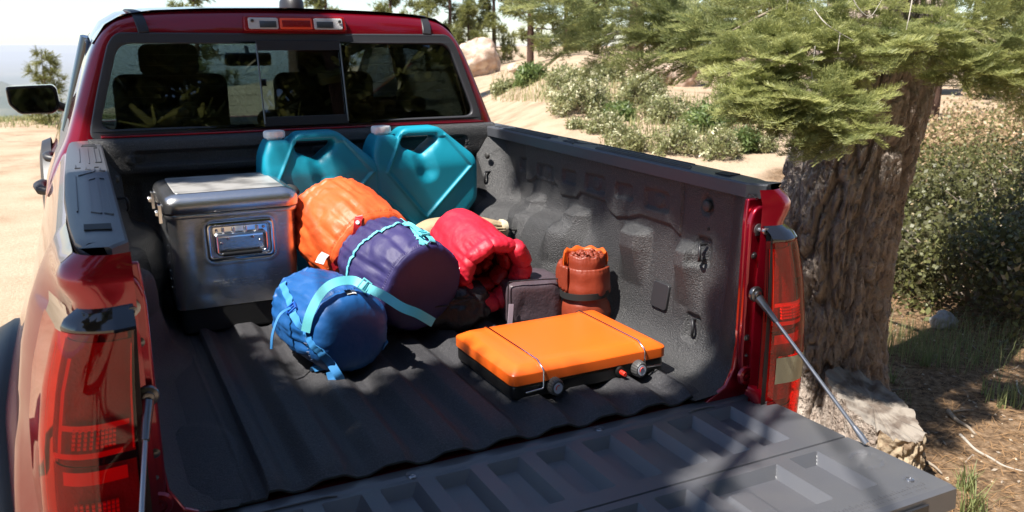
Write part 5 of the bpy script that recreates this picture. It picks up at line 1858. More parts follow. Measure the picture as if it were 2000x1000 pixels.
# ------------------------------------------------------------------ the big fir beside the truck
fir = thing('fir_tree', 'large leaning fir trunk with deeply furrowed bark and boughs hanging over the truck', 'tree', on_ground(1612, 745, GZ))
axis_pts = [at(1604, 800, 4.10), at(1612, 735, 4.08), at(1622, 600, 4.02), at(1636, 430, 3.95), at(1672, 270, 3.88), at(1712, 120, 3.82), at(1745, -60, 3.80), at(1780, -400, 3.85), at(1800, -1200, 4.0), at(1800, -2600, 4.1)]
rad_pts = [.36, .29, .262, .275, .278, .272, .26, .24, .20, .14]
CP = catmull(axis_pts, 560); RP = [p_.x for p_ in catmull([(r_, 0, 0) for r_ in rad_pts], 560)]
NA = 300
V = []
hsum = 0
for i, c_ in enumerate(CP):
    if i: hsum += (c_ - CP[i - 1]).length
    fine = c_.z < 1.6
    for k in range(NA):
        a = 2 * PI * k / NA
        ca, sa = math.cos(a), math.sin(a)
        if fine:
            wx = .5 * noise.noise(Vector((ca * 1.5, sa * 1.5, hsum * 1.6)))
            v1 = noise.noise(Vector((ca * 4.6 + wx, sa * 4.6 + wx, hsum * 3.4)))
            v2 = noise.noise(Vector((ca * 11 + wx * 2, sa * 11, hsum * 10.0 + 7)))
            v3 = noise.noise(Vector((ca * 30, sa * 30, hsum * 26)))
            v4 = noise.noise(Vector((ca * 1.3, sa * 1.3, hsum * .8 + 20)))
            fur = 1 - min(1, abs(v1) * 5.0)
            fur2 = 1 - min(1, abs(v2) * 4.5)
            d = .022 * v4 - .042 * fur ** 1.3 - .020 * fur2 ** 2 + .010 * v3
            d += .05 * max(0, math.sin(a * 4 + 1)) * sst(-.55, -.88, c_.z)
        else: d = 0
        r_ = RP[i] + d
        V.append((c_.x + ca * r_, c_.y + sa * r_, c_.z))
V = np.array(V)
I, J = np.meshgrid(np.arange(len(CP) - 1), np.arange(NA), indexing='ij')
Q = np.stack([I * NA + J, I * NA + (J + 1) % NA, (I + 1) * NA + (J + 1) % NA, (I + 1) * NA + J], 2).reshape(-1, 4)
np_obj('trunk', V, Q, 'bark', fir, smooth=True)

# boughs: (pixel x, y, depth, radii across / deep / high, number of sprays, lower edge ragged)
B_ = [
    (1500, 195, 3.05, .11, .14, .055, 34), (1560, 208, 3.05, .16, .15, .060, 44), (1640, 265, 3.00, .10, .12, .070, 36), (1560, 190, 3.10, .24, .18, .05, 50),
    (1480, 122, 3.15, .09, .18, .09, 40), (1500, 110, 3.2, .20, .2, .09, 50), (1475, 80, 3.3, .10, .2, .10, 34),
    (1620, 110, 3.3, .26, .22, .11, 60), (1560, 30, 3.4, .30, .25, .13, 50), (1720, 40, 3.35, .26, .25, .10, 46), (1700, 95, 3.2, .14, .18, .05, 24),
    (1900, 60, 3.4, .28, .25, .10, 50), (1880, 140, 3.35, .13, .16, .06, 30), (1970, 130, 3.3, .14, .16, .08, 32), (1830, 40, 3.5, .2, .2, .12, 26), (2060, 90, 3.3, .2, .2, .16, 30),
    (1440, 160, 3.3, .05, .08, .05, 10), (1500, -60, 3.5, .5, .4, .10, 40), (1850, -60, 3.5, .5, .4, .10, 40),
]
parts = []
trunk_top = at(1712, 20, 3.82)
for (px, py, d, rx, ry, rz, cnt) in B_:
    cnt = int(cnt * 1.15)
    c_ = np.array(at(px, py, d))
    u = rng.normal(size=(cnt, 3)); u /= np.maximum(1, np.linalg.norm(u, axis=1) / 1.35)[:, None]
    P_ = c_ + u * np.array([rx, ry, rz]) * .8
    kp = np.array([noise.noise(Vector((p_[0] * 7, p_[1] * 7, p_[2] * 13))) < .17 for p_ in P_])
    P_ = P_[kp]; u = u[kp]; cnt = len(P_)
    out = P_ - np.array(trunk_top); out[:, 2] = out[:, 2] * .30 - .06
    out /= np.linalg.norm(out, axis=1)[:, None]
    ri = np.array(CR @ Vector((-1, 0, 0)))
    out = out * .8 + u * .5 + ri * .15
    Rm = flat_rot(out + np.array([0, 0, .12]), .35)
    tv, tt = FS[rng.integers(0, 3)]
    parts.append(stamp(tv, tt, P_ - out * .05, Rm, rng.uniform(.42, .68, cnt), .10))
fol('foliage', parts, 'fir_needle', fir)
# further bough, behind and to the left, its shade put into a darker needle tint
parts = []
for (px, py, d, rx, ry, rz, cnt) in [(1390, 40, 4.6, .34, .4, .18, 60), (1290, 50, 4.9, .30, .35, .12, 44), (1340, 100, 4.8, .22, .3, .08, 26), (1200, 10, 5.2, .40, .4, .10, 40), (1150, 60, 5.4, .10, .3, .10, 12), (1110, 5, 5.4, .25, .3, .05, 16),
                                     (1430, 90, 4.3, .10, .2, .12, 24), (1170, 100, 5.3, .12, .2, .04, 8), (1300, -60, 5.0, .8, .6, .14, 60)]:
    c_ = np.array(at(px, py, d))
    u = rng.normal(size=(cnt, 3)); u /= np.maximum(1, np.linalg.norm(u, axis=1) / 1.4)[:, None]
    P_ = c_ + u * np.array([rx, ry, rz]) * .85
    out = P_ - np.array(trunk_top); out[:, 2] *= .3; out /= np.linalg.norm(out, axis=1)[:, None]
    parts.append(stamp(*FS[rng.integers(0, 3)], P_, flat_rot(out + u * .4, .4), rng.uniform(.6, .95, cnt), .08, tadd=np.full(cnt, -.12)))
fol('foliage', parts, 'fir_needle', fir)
# limbs and bare twigs
for a_, b_, c_, r0 in ((at(1700, 30, 3.9), at(1620, 60, 3.5), at(1470, 190, 3.1), .018), (at(1710, 0, 3.9), at(1800, 10, 3.6), at(1960, 90, 3.35), .016), (at(1690, -40, 3.9), at(1500, 10, 4.5), at(1180, 70, 5.3), .028), (at(1700, -20, 3.9), at(1560, 0, 3.6), at(1430, 60, 3.3), .015), (at(1690, 60, 3.85), at(1660, 150, 3.4), at(1640, 240, 3.05), .011)):
    pth = catmull([a_, b_, c_], 14)
    MB().tube(pth, [r0 * (1 - .75 * k / 13) for k in range(14)], 8).obj('limb', 'twig', fir, smooth=60)
for pts_ in ([(1590, 18, 3.05), (1612, 45, 3.0), (1640, 64, 3.0), (1668, 80, 3.0)], [(1641, 66, 3.0), (1636, 100, 3.0)], [(1785, -20, 3.1), (1776, 30, 3.05), (1770, 58, 3.05)], [(1540, -5, 3.1), (1536, 18, 3.1)], [(1665, -5, 3.1), (1678, 18, 3.1), (1700, 32, 3.1), (1722, 0, 3.1)], [(1592, 90, 3.0), (1588, 125, 3.0)], [(1585, 140, 3.0), (1588, 165, 3.0)], [(1185, 68, 5.1), (1215, 58, 5.0), (1240, 44, 5.0)]):
    pth = catmull([at(*p_) for p_ in pts_], 12)
    MB().tube(pth, [.0026 * (1 - .6 * k / 11) for k in range(12)], 6).obj('bare_twig', 'dead_twig', fir, smooth=60)

# ------------------------------------------------------------------ generic pine
TF_MID = tuft(26, .17, .0085, 4)
TF_FAR = tuft(16, .30, .026, 5)
TF_BACK = tuft(9, .40, .075, 6)
def pine(name, label, base, H, r0, crown0, width, ntuft, tmpl, group='pines beyond the truck', scale=1.0, m='pine_needle', lean=(0, 0), trunk_m='far_bark', limbs=26):
    t = thing(name, label, 'tree', base, 0, group)
    bx, by, bz = base
    pth = [Vector((bx + lean[0] * s_, by + lean[1] * s_, bz - .1 + H * s_)) for s_ in [k / 10 for k in range(11)]]
    MB().tube(pth, [r0 * (1 - .85 * k / 10) for k in range(11)], 10).obj('trunk', trunk_m, t, smooth=60)
    P_ = []; D_ = []
    lm = MB()
    per = max(3, ntuft // limbs)
    for k in range(limbs):
        s_ = crown0 + (1 - crown0) * (k + random.random() * .8) / limbs
        s_ = min(s_, .985)
        a = random.random() * 2 * PI
        f = (s_ - crown0) / (1 - crown0)
        L_ = width * (1 - f) ** .7 * (.55 + .6 * random.random()) * (.65 + .35 * min(1, f * 6)) + .12 * scale
        o = pth[0].lerp(pth[-1], s_)
        d = Vector((math.cos(a), math.sin(a), .12 - .25 * (1 - f)))
        e_ = o + d * L_ + Vector((0, 0, .16 * L_))
        lm.tube([o, o.lerp(e_, .5) - Vector((0, 0, .06 * L_)), e_], [r0 * .22, r0 * .14, r0 * .05], 5)
        for q_ in range(per):
            u_ = .30 + .75 * random.random()
            c_ = o.lerp(e_, u_) + Vector((random.gauss(0, 1), random.gauss(0, 1), random.gauss(0, .6))) * (.13 * L_ + .05 * scale)
            P_.append(c_); D_.append(d + Vector((0, 0, .5)))
    lm.obj('limbs', trunk_m, t, smooth=60)['kind'] = 'stuff'
    P_ = np.array(P_); D_ = np.array(D_)
    fol('crown', [stamp(*tmpl, P_, rand_rot(len(P_), D_, .6), rng.uniform(.7, 1.25, len(P_)) * scale, .12)], m, t)
    return t
def gp(px, d):
    """ground point at column px, d metres ahead"""
    v = at(px, 89, d)
    return (v.x, v.y, gh(v.x, v.y))
specs = [
    # px, distance, height, trunk r, crown start, width, tufts, tmpl, scale, label
    (578, 24, 13, .27, .50, 2.6, 400, TF_FAR, 1.2, 'tall pine trunk rising straight behind the roof antenna'),
    (765, 62, 8.0, .22, .06, 2.4, 620, TF_FAR, 1.3, 'pine at the left end of the tree line, just right of the high brake lamp'),
    (835, 60, 9.0, .22, .08, 2.2, 620, TF_FAR, 1.3, 'bushy pine in the tree line above the right end of the cab roof'),
    (915, 56, 4.6, .12, .04, 1.5, 620, TF_FAR, 1.0, 'bright green young pine directly above the large round boulder'),
    (965, 62, 8.0, .2, .06, 2.1, 560, TF_FAR, 1.3, 'pine behind the right side of the large round boulder'),
    (1036, 36, 9.5, .16, .10, 1.8, 560, TF_FAR, 1.1, 'tall dark thin trunked pine against the gap of sky'),
    (1105, 44, 6.0, .16, .05, 2.0, 560, TF_FAR, 1.2, 'spreading pine between the thin dark trunk and the reddish trunk'),
    (1165, 34, 5.5, .14, .06, 1.5, 520, TF_FAR, 1.0, 'lower pine just left of the reddish trunk'),
    (1242, 25, 14, .24, .38, 2.6, 380, TF_FAR, 1.2, 'reddish bare pine trunk seen under the hanging fir bough'),
    (1300, 46, 7.0, .2, .05, 2.2, 560, TF_FAR, 1.3, 'pine behind the long pale rocks'),
    (1400, 40, 7.5, .2, .05, 2.4, 520, TF_FAR, 1.3, 'pine behind the left side of the bright fir bough'),
    (1838, 15.5, 9.0, .115, .30, 1.6, 420, TF_FAR, .9, 'grey slim trunk standing right of the big fir trunk'),
    (1790, 24, 6.0, .16, .04, 1.7, 620, TF_FAR, 1.1, 'dark conifer directly right of the big fir trunk'),
    (1900, 27, 7.0, .18, .04, 2.0, 660, TF_FAR, 1.1, 'dark conifer behind the right hand fir bough'),
    (1985, 22, 6.0, .16, .04, 1.8, 620, TF_FAR, 1.0, 'dark conifer at the right edge behind the thicket'),
    (2080, 20, 6.0, .16, .04, 1.8, 500, TF_FAR, 1.0, 'conifer just outside the right edge of the view'),
    (385, 44, 6.5, .18, .06, 1.8, 420, TF_FAR, 1.1, 'pine seen through the left part of the rear window'),
    (640, 48, 6.5, .18, .06, 2.0, 420, TF_FAR, 1.1, 'pine seen through the sliding pane of the rear window'),
    (1500, 48, 7.5, .2, .05, 2.4, 460, TF_FAR, 1.3, 'pine beyond the dirt track left of the big fir trunk'),
    (880, 60, 8, .2, .05, 2.4, 460, TF_FAR, 1.4, 'farthest pine between the cab roof and the young pine'),
]
for (px, d, H, r0, c0, wd, nt__, tm, scl, lb) in specs:
    pine('pine_tree', lb, gp(px, d), H, r0, c0, wd, nt__, tm, scale=scl)
# little tree on the brink at the left
b0 = at(92, 196, 19); 
pine('young_pine', 'small lone pine on the brink beyond the door mirror', (b0.x, b0.y, gh(b0.x, b0.y) - .35), 2.0, .035, .22, .30, 190, TF_MID, None, .9, limbs=24)

# trees behind the camera whose shade falls on the bed and which show in the rear window
def shade_tree():
    t = thing('shade_pine', 'tall pine behind the photographer whose boughs shade the truck bed', 'tree', (-4.4, -4.6, GZ), 0, 'pines behind the camera')
    MB().tube([(-4.4, -4.6, GZ - .1), (-4.2, -4.3, 3), (-4.0, -4.0, 9)], [.30, .24, .10], 12).obj('trunk', 'far_bark', t, smooth=60)
    P_ = []
    g = random.Random(5)
    def shaded(x, y):
        wob = .05 * math.sin(x * 9 + 1) + .04 * math.sin(y * 13) + .03 * math.sin(x * 23 + y * 17)
        if y > -.05 - .50 * (.75 - x) + .09 + wob * .3 and y < .10 + wob and x < .86: return True        # inner tailgate
        if x < (.12 if y < .16 else .03) + wob * .6 and y < .50 + wob * .5 and y > -.8: return True
        if -1.1 < x < -.40 + wob * .3 and y < 1.0: return True                                   # rear left of the floor
        if x < -.80 + wob * .5 and y < .9: return False
        if y > 1.40 + wob * .5 and y < 2.05 and -.45 < x < .82:                                          # jugs and bulkhead
            return not (.50 < x - .25 * (y - 1.5) < .60 or .70 < x < .76)
        if .86 + wob * .25 < x < 1.2 and .05 < y < 1.5: return not (.62 < y < .70 and x < .9)                                                # right wall and its cap
        if y >= 2.05 and y < 2.9 and x < .30: return math.sin(x * 9 + y * 5) > -.5
        return False
    tries = 0
    for (x0_, x1_, y0_, y1_, cnt_) in ((-1.4, .9, -.85, .52, 2700), (-1.05, -.38, .45, 1.0, 450), (-.4, .9, -.45, .13, 1400), (-.5, .85, 1.3, 2.05, 900), (.76, 1.22, .02, 1.55, 800), (-1.0, .35, 2.05, 2.9, 500)):
        made = 0; tries = 0
        while made < cnt_ and tries < 30000:
            tries += 1
            x = g.uniform(x0_, x1_); y = g.uniform(y0_, y1_)
            if sum(shaded(x + dx, y + dy) for dx, dy in ((0, 0), (.045, 0), (-.045, 0), (0, .045), (0, -.045))) < 5: continue
            P_.append(Vector((x, y, .15)) + SUN * g.uniform(3.4, 5.6)); made += 1
    # a few separate twigs that draw stripes on the lit part of the tailgate
    for k in range(26):
        s_ = k / 25
        P_.append(Vector((.80 - .50 * s_, -.04 - .30 * s_, 0)) + SUN * (3.9 + .3 * s_) + Vector((g.gauss(0, .012), g.gauss(0, .008), 0)))
    P_ = np.array(P_)
    nb = len(P_) - 26
    D_ = rng.normal(size=(len(P_), 3)); D_[:, 2] *= .2
    fol('foliage', [stamp(*tuft(24, .085, .010, 8), P_[:nb], rand_rot(nb, D_[:nb], .3), rng.uniform(.8, 1.2, nb), .1),
                    stamp(*tuft(12, .05, .006, 9), P_[nb:], rand_rot(26, D_[nb:], .3), np.full(26, .7), .1)], 'pine_needle', t)
    lm = MB()
    for k in range(7):
        e_ = Vector(P_[int(k * nb / 7)])
        s_ = Vector((-4.2, -4.3, 2.6 + .35 * k))
        lm.tube([s_, s_.lerp(e_, .5) + Vector((0, 0, .3)), e_], [.04, .016, .004], 6)
    a_ = Vector((.84, -.01, 0)) + SUN * 4.1; b_ = Vector((.22, -.36, 0)) + SUN * 4.3
    lm.tube([Vector((-4.2, -4.3, 3.2)), Vector((-2.6, -2.6, 3.9)), b_, b_.lerp(a_, .5) + Vector((0, 0, .02)), a_], [.05, .035, .022, .016, .010], 8)
    lm.tube([b_.lerp(a_, .7), b_.lerp(a_, .8) + Vector((.12, -.06, 0)), b_.lerp(a_, .85) + Vector((.22, -.14, .0))], [.007, .005, .003], 6)
    lm.obj('limbs', 'far_bark', t, smooth=60)['kind'] = 'stuff'
shade_tree()
for k, (x, y, H, r_, lb) in enumerate([(-7, -9, 11, 2.6, 'leftmost pine behind the camera'), (-1.5, -11, 9, 2.6, 'pine straight behind the tailgate'), (3.2, -8.5, 10, 2.4, 'pine behind the right corner of the tailgate'), (7.5, -7, 11, 2.6, 'pine far right behind the camera'), (-3.5, -16, 13, 3.0, 'far tall pine behind the camera'), (1.2, -15, 8, 3.0, 'broad pine at the back behind the tailgate'), (6, -14, 12, 3, 'tall pine at the back right behind the camera'), (4.6, -11.5, 7, 2.8, 'bushy pine behind the tailgate, right of the broad one'), (9.5, -11, 8, 3, 'bushy pine far behind on the right'), (-.8, -13, 7, 2.8, 'bushy pine between the two tall ones behind the tailgate'), (2.6, -19, 11, 3.4, 'large pine farthest behind the tailgate'), (8, -18, 12, 3.6, 'large pine farthest behind on the right'), (-6, -13, 8, 3, 'bushy pine behind on the left')]):
    pine('pine_tree', lb, (x, y, GZ), H * 1.5, .22, .04, r_ * 1.15, 2100, TF_BACK, 'pines behind the camera', 1.25, limbs=44)

# ------------------------------------------------------------------ shrubs
def shrub(label, base, rx, ry, h, nc, tmpl, m, group, tadd=0.0, flowers=0, cat='shrub', name='shrub', stems=7, ls=1.0):
    t = thing(name, label, cat, base, 0, group)
    g = rng
    a = g.uniform(0, 2 * PI, nc); ph = np.arccos(g.uniform(0, 1, nc)); rr = g.uniform(.62, 1.0, nc)
    bump = 1 + .25 * np.sin(a * 3 + base[0]) * np.sin(ph * 2) + .12 * np.sin(a * 7 + base[1])
    P_ = np.stack([np.cos(a) * np.sin(ph) * rx * rr * bump, np.sin(a) * np.sin(ph) * ry * rr * bump, np.cos(ph) ** .8 * h * rr * bump], 1) + np.array(base)
    if name == 'bush':
        keep = np.array([noise.noise(Vector((p_[0] * 3.2, p_[1] * 3.2, p_[2] * 3.6))) < .16 for p_ in P_])
        P_ = P_[keep]; nc = len(P_)
    D_ = (P_ - np.array(base)) / np.array([rx, ry, h])
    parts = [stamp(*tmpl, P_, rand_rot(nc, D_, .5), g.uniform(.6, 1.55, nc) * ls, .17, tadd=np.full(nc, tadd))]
    fol('foliage', parts, m, t)
    if flowers:
        k = flowers
        sel = g.integers(0, nc, k)
        fol('flower_heads', [stamp(*leaf_cluster(10, .05, .06, .02, 4), P_[sel] + np.array([0, 0, .05]), rand_rot(k), g.uniform(.8, 1.4, k) * ls, .05, tadd=np.full(k, .9))], m, t)
    st_ = MB()
    for k in range(stems):
        aa = 2 * PI * k / stems
        st_.tube([(base[0], base[1], base[2] - .03), (base[0] + math.cos(aa) * rx * .35, base[1] + math.sin(aa) * ry * .35, base[2] + h * .4), (base[0] + math.cos(aa) * rx * .7, base[1] + math.sin(aa) * ry * .7, base[2] + h * .7)], [.02, .012, .005], 5)
    st_.obj('stems', 'twig', t)['kind'] = 'stuff'
    return t
SG = leaf_cluster(26, .11, .085, .016, 6)
SGG = leaf_cluster(22, .12, .13, .016, 7)
sage = [
    # px, base py, width px, height px, kind, label
    (1042, 163, 74, 40, 'g', 'fresh green low shrub next to the small pale rock'),
    (1150, 226, 175, 92, 'f', 'cream flowering shrub, the whitest of the bank'),
    (1262, 205, 130, 62, 's', 'grey green shrub below the long pale rocks'),
    (1192, 262, 110, 50, 's', 'grey shrub right below the cream flowering one'),
    (1236, 296, 120, 58, 's', 'small grey shrub close above the bed rail cap'),
    (1335, 302, 140, 74, 's', 'grey green mound in the middle of the lower bank'),
    (1418, 314, 130, 70, 's', 'grey green mound at the lower right of the bank'),
    (1462, 300, 100, 60, 'g', 'greener mound under the hanging fir tip'),
    (1318, 240, 150, 62, 's', 'pale shrub halfway up the bank'),
    (1392, 262, 130, 70, 'g', 'green tinged shrub right of the bank centre'),
    (1118, 168, 120, 40, 's', 'dull shrub on the skyline left of the reddish trunk'),
    (1190, 160, 100, 38, 'b', 'brownish shrub at the foot of the reddish trunk'),
    (1455, 240, 100, 60, 's', 'shrub showing just under the fir bough'),
    (1268, 172, 90, 34, 's', 'low shrub in front of the pale rocks'),
    (1215, 235, 80, 40, 'g', 'small green shrub beside the cream flowering one'),
    (1128, 252, 34, 14, 's', 'tiny grey plant alone on the sand'),
    (1500, 300, 60, 36, 's', 'small shrub against the left side of the fir trunk'),
    (990, 178, 60, 14, 'b', 'low dry plant on the sand below the boulder'),
]
for (px, py, wpx, hpx, kd, lb) in sage:
    c_ = on_ground(px, py)
    d = fwd(c_)
    rx = wpx / 1650 * d / 2 * .76; h = hpx / 1650 * d * .80
    m_ = {'g': 'green_leaf', 'f': 'sage_leaf', 's': 'sage_leaf', 'b': 'sage_leaf'}[kd]
    ls = d / 24; nc = int(min(560, 90 + rx * h * 520))
    shrub('%s' % lb, (c_.x, c_.y + rx * .4, gh(c_.x, c_.y)), rx, rx * .9, h, nc, SGG if kd == 'g' else SG, m_, 'shrubs on the bank beyond the truck', tadd=(-.1 if kd == 'b' else .0), flowers=130 if kd == 'f' else (10 if kd == 's' else 0), ls=ls)
# thicket right of the fir
BL = leaf_cluster(20, .13, .036, .012, 11)
BLF = leaf_cluster(16, .16, .050, .017, 12)
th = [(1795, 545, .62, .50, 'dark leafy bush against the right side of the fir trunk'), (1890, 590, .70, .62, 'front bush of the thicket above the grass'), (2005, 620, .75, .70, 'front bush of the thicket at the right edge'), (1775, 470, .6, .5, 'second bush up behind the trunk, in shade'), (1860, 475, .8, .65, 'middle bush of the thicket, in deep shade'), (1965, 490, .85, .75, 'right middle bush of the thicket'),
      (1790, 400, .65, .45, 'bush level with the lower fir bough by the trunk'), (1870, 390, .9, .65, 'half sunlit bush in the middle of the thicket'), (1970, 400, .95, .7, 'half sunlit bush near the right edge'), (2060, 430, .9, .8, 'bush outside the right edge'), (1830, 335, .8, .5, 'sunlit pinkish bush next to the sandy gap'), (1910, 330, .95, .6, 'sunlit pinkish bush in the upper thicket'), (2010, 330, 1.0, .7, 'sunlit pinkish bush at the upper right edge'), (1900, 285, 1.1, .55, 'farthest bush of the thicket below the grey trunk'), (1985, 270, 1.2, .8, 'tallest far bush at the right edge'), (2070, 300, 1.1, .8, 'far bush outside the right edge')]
for k, (px, py, r_, h, lb) in enumerate(th):
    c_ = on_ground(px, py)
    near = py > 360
    shrub(lb, (c_.x, c_.y, gh(c_.x, c_.y)), r_, r_, h * 1.0, 330 if near else 330, BL if near else BLF, 'bush_leaf', 'bushes of the thicket right of the fir', tadd=(.42 if py < 345 else (.20 if py < 410 else -.02)), name='bush', cat='bush')  # upper bushes tinted paler: painted sunlight together with pink new growth

# ------------------------------------------------------------------ boulders
def boulder(label, c, rx, ry, rz, seed, m='boulder', name='boulder', cat='boulder', group=None, n=40, parent=None):
    V = []; F = []
    for i in range(n + 1):
        ph = -PI / 2 + PI * i / n
        for k in range(2 * n):
            th_ = PI * k / n
            v = Vector((math.cos(ph) * math.cos(th_), math.cos(ph) * math.sin(th_), math.sin(ph)))
            d = 1 + .28 * noise.noise(v * 1.1 + Vector((seed, 0, 0))) + .10 * noise.noise(v * 3.1 + Vector((0, seed, 0))) + .035 * noise.noise(v * 9 + Vector((seed, seed, 0)))
            cr = abs(noise.noise(v * 1.7 + Vector((seed * 2, 4, 1)))); d -= .09 * max(0, 1 - cr * 14)
            V.append((c[0] + v.x * rx * d, c[1] + v.y * ry * d, c[2] + v.z * rz * d))
    for i in range(n):
        for k in range(2 * n): F.append((i * 2 * n + k, i * 2 * n + (k + 1) % (2 * n), (i + 1) * 2 * n + (k + 1) % (2 * n), (i + 1) * 2 * n + k))
    o = obj(name, V, F, m, None, smooth=180)
    return tag(o, label, cat, group)
for (px, py, wpx, hpx, lb) in [(946, 148, 92, 68, 'large round pinkish boulder beside the cab roof'), (1012, 140, 36, 16, 'small pale rock between the boulder and the green shrub'), (1258, 150, 60, 30, 'pale rock left of the long rock pile'), (1312, 166, 80, 38, 'long pale rock on the bank'), (1352, 170, 60, 66, 'reddish brown boulder half hidden by the fir bough'), (1618, 250, 70, 40, 'pale rock behind the fir trunk'), (1806, 252, 34, 18, 'flat pale rock just right of the fir trunk'), (1820, 256, 26, 10, 'flat stone in front of the pale rock by the trunk')]:
    c_ = on_ground(px, py); d = fwd(c_)
    r_ = wpx / 3300 * d; h = hpx / 1650 * d
    boulder(lb, (c_.x, c_.y + r_ * .6, gh(c_.x, c_.y) + h * .42), r_ * .95, r_ * .9, h * .60, px * .13, group='boulders')
boulder('grey stone lying at the edge of the thicket grass', tuple(on_ground(1842, 640) + Vector((0, 0, .04))), .085, .07, .07, 3.3, 'grey_stone', 'stone', 'stone')

# ------------------------------------------------------------------ tree stump
stump = thing('tree_stump', 'weathered stump with slanting grey cut face and splintered pale end', 'tree stump', (2.16, .72, GZ))
V = []; F = []
sdir = Vector((-.20, -1, 0)).normalized(); sper = Vector((1, -.20, 0)).normalized()
sc_ = Vector((2.10, .74, 0))
NS, NH = 180, 46
def stump_pt(a, h):
    ca, sa = math.cos(a), math.sin(a)
    L_, W_ = .265, .135
    v = Vector((ca * 3, sa * 3, h * 1.2))
    fur = 1 - min(1, abs(noise.noise(Vector((ca * 5, sa * 5, h * 1.6)))) * 5)
    d = 1 + .08 * noise.noise(v) - .07 * fur + .03 * noise.noise(Vector((ca * 14, sa * 14, h * 12))) + .18 * (1 - h) ** 2
    if ca > .35: d += .10 * noise.noise(Vector((ca * 8, sa * 8, h * 9))) * (ca - .35)
    p_ = sc_ + sdir * (ca * L_ * d) + sper * (sa * W_ * d)
    topz = -.590 - .055 * ca + .02 * noise.noise(Vector((ca * 6, sa * 6, 5)))
    if ca > .6: topz += -.02 * abs(noise.noise(Vector((ca * 12, sa * 12, 2))))
    return Vector((p_.x, p_.y, GZ - .05 + (topz - (GZ - .05)) * h))
for i in range(NH + 1):
    for k in range(NS): V.append(stump_pt(2 * PI * k / NS, i / NH))
for i in range(NH):
    for k in range(NS): F.append((i * NS + k, i * NS + (k + 1) % NS, (i + 1) * NS + (k + 1) % NS, (i + 1) * NS + k))
brk = [f for f in F if math.cos(2 * PI * (f[0] % NS) / NS) > .62 and f[0] // NS > NH * .25]
bs_ = set(brk)
obj('bark', V, [f for f in F if f not in bs_], 'bark', stump, smooth=180)
obj('splintered_end', V, brk, 'broken_wood', stump, smooth=60)
V2 = []; F2 = []
for r_ in range(13):
    s_ = .94 * r_ / 12 if r_ < 12 else 1.0
    for k in range(NS):
        e_ = stump_pt(2 * PI * k / NS, 1)
        p_ = sc_ + (Vector((e_.x, e_.y, 0)) - sc_) * s_
        z = e_.z * s_ + (-.590 - .055 * math.cos(2 * PI * k / NS) * s_) * 0 + (-.590) * (1 - s_) - .010 * sst(0, .5, 1 - s_) + .006 * noise.noise(Vector((p_.x * 60, p_.y * 7, 0)))
        V2.append((p_.x, p_.y, z if r_ < 12 else e_.z))
for r_ in range(12):
    for k in range(NS): F2.append((r_ * NS + k, (r_ + 1) * NS + k, (r_ + 1) * NS + (k + 1) % NS, r_ * NS + (k + 1) % NS))
obj('cut_face', V2, F2, 'cut_wood', stump, smooth=60)

# ------------------------------------------------------------------ litter, grass, sticks
def scatter(n_, x0, x1, y0, y1, dens=None):
    P_ = np.stack([rng.uniform(x0, x1, n_), rng.uniform(y0, y1, n_)], 1)
    if dens: P_ = P_[dens(P_)]
    z = np.array([gh(a_, b_) for a_, b_ in P_])
    return np.column_stack([P_, z])
P_ = scatter(17000, 1.35, 5.2, -1.2, 4.4)
k = len(P_)
ang = rng.uniform(0, 2 * PI, k); ln = rng.uniform(.035, .085, k); tl = rng.normal(size=k) * .12
dx = np.stack([np.cos(ang), np.sin(ang), tl], 1); wv = np.stack([-np.sin(ang), np.cos(ang), np.zeros(k)], 1) * rng.uniform(.0007, .0016, k)[:, None]
a0 = P_ + np.array([0, 0, .004]); b0 = a0 + dx * ln[:, None]; b0[:, 2] = np.maximum(b0[:, 2], a0[:, 2] - .002)
Vn = np.stack([a0 - wv, a0 + wv, b0 + wv, b0 - wv], 1).reshape(-1, 3)
tag(np_obj('pine_litter', Vn, np.arange(k * 4).reshape(-1, 4), 'litter_needle'), kind='stuff')
def grass(name, P_, h0, h1, wd, lean=.35, m='grass_blade', tn=(.1, .9)):
    k = len(P_)
    h = rng.uniform(h0, h1, k); ang = rng.uniform(0, 2 * PI, k); lf = rng.uniform(.1, lean, k) * h
    dxy = np.stack([np.cos(ang), np.sin(ang)], 1)
    w_ = np.stack([-dxy[:, 1], dxy[:, 0], np.zeros(k)], 1) * wd
    mid = P_ + np.column_stack([dxy * (lf * .35)[:, None], h * .6]); tip = P_ + np.column_stack([dxy * lf[:, None], h])
    Vv = np.stack([P_ - w_, P_ + w_, mid + w_ * .7, mid - w_ * .7, tip + w_ * .15, tip - w_ * .15], 1).reshape(-1, 3)
    b_ = np.arange(k)[:, None] * 6
    Qq = np.concatenate([b_ + np.array([[0, 1, 2, 3]]), b_ + np.array([[3, 2, 4, 5]])])
    t = np.repeat(rng.uniform(tn[0], tn[1], k), 6)
    return tag(np_obj(name, Vv, Qq, m, tint=t), kind='stuff')
def patch(px, py, r_, n_):
    c_ = on_ground(px, py)
    a = rng.uniform(0, 2 * PI, n_); rr = r_ * np.sqrt(rng.uniform(0, 1, n_))
    x, y = c_.x + np.cos(a) * rr, c_.y + np.sin(a) * rr
    return np.column_stack([x, y, [gh(u, v) for u, v in zip(x, y)]])
grass('grass', np.concatenate([patch(1560, 770, .12, 260), patch(1540, 740, .1, 120), patch(1850, 690, .34, 520), patch(1760, 680, .28, 260), patch(1930, 670, .3, 200), patch(1700, 770, .2, 60)]), .04, .17, .0016, .8)
grass('grass_tufts', np.concatenate([patch(1885, 955, .035, 46), patch(1900, 1000, .05, 60), patch(1808, 715, .03, 26), patch(1745, 745, .02, 14), patch(1960, 780, .12, 60)]), .05, .15, .003, .9, tn=(.35, .75))
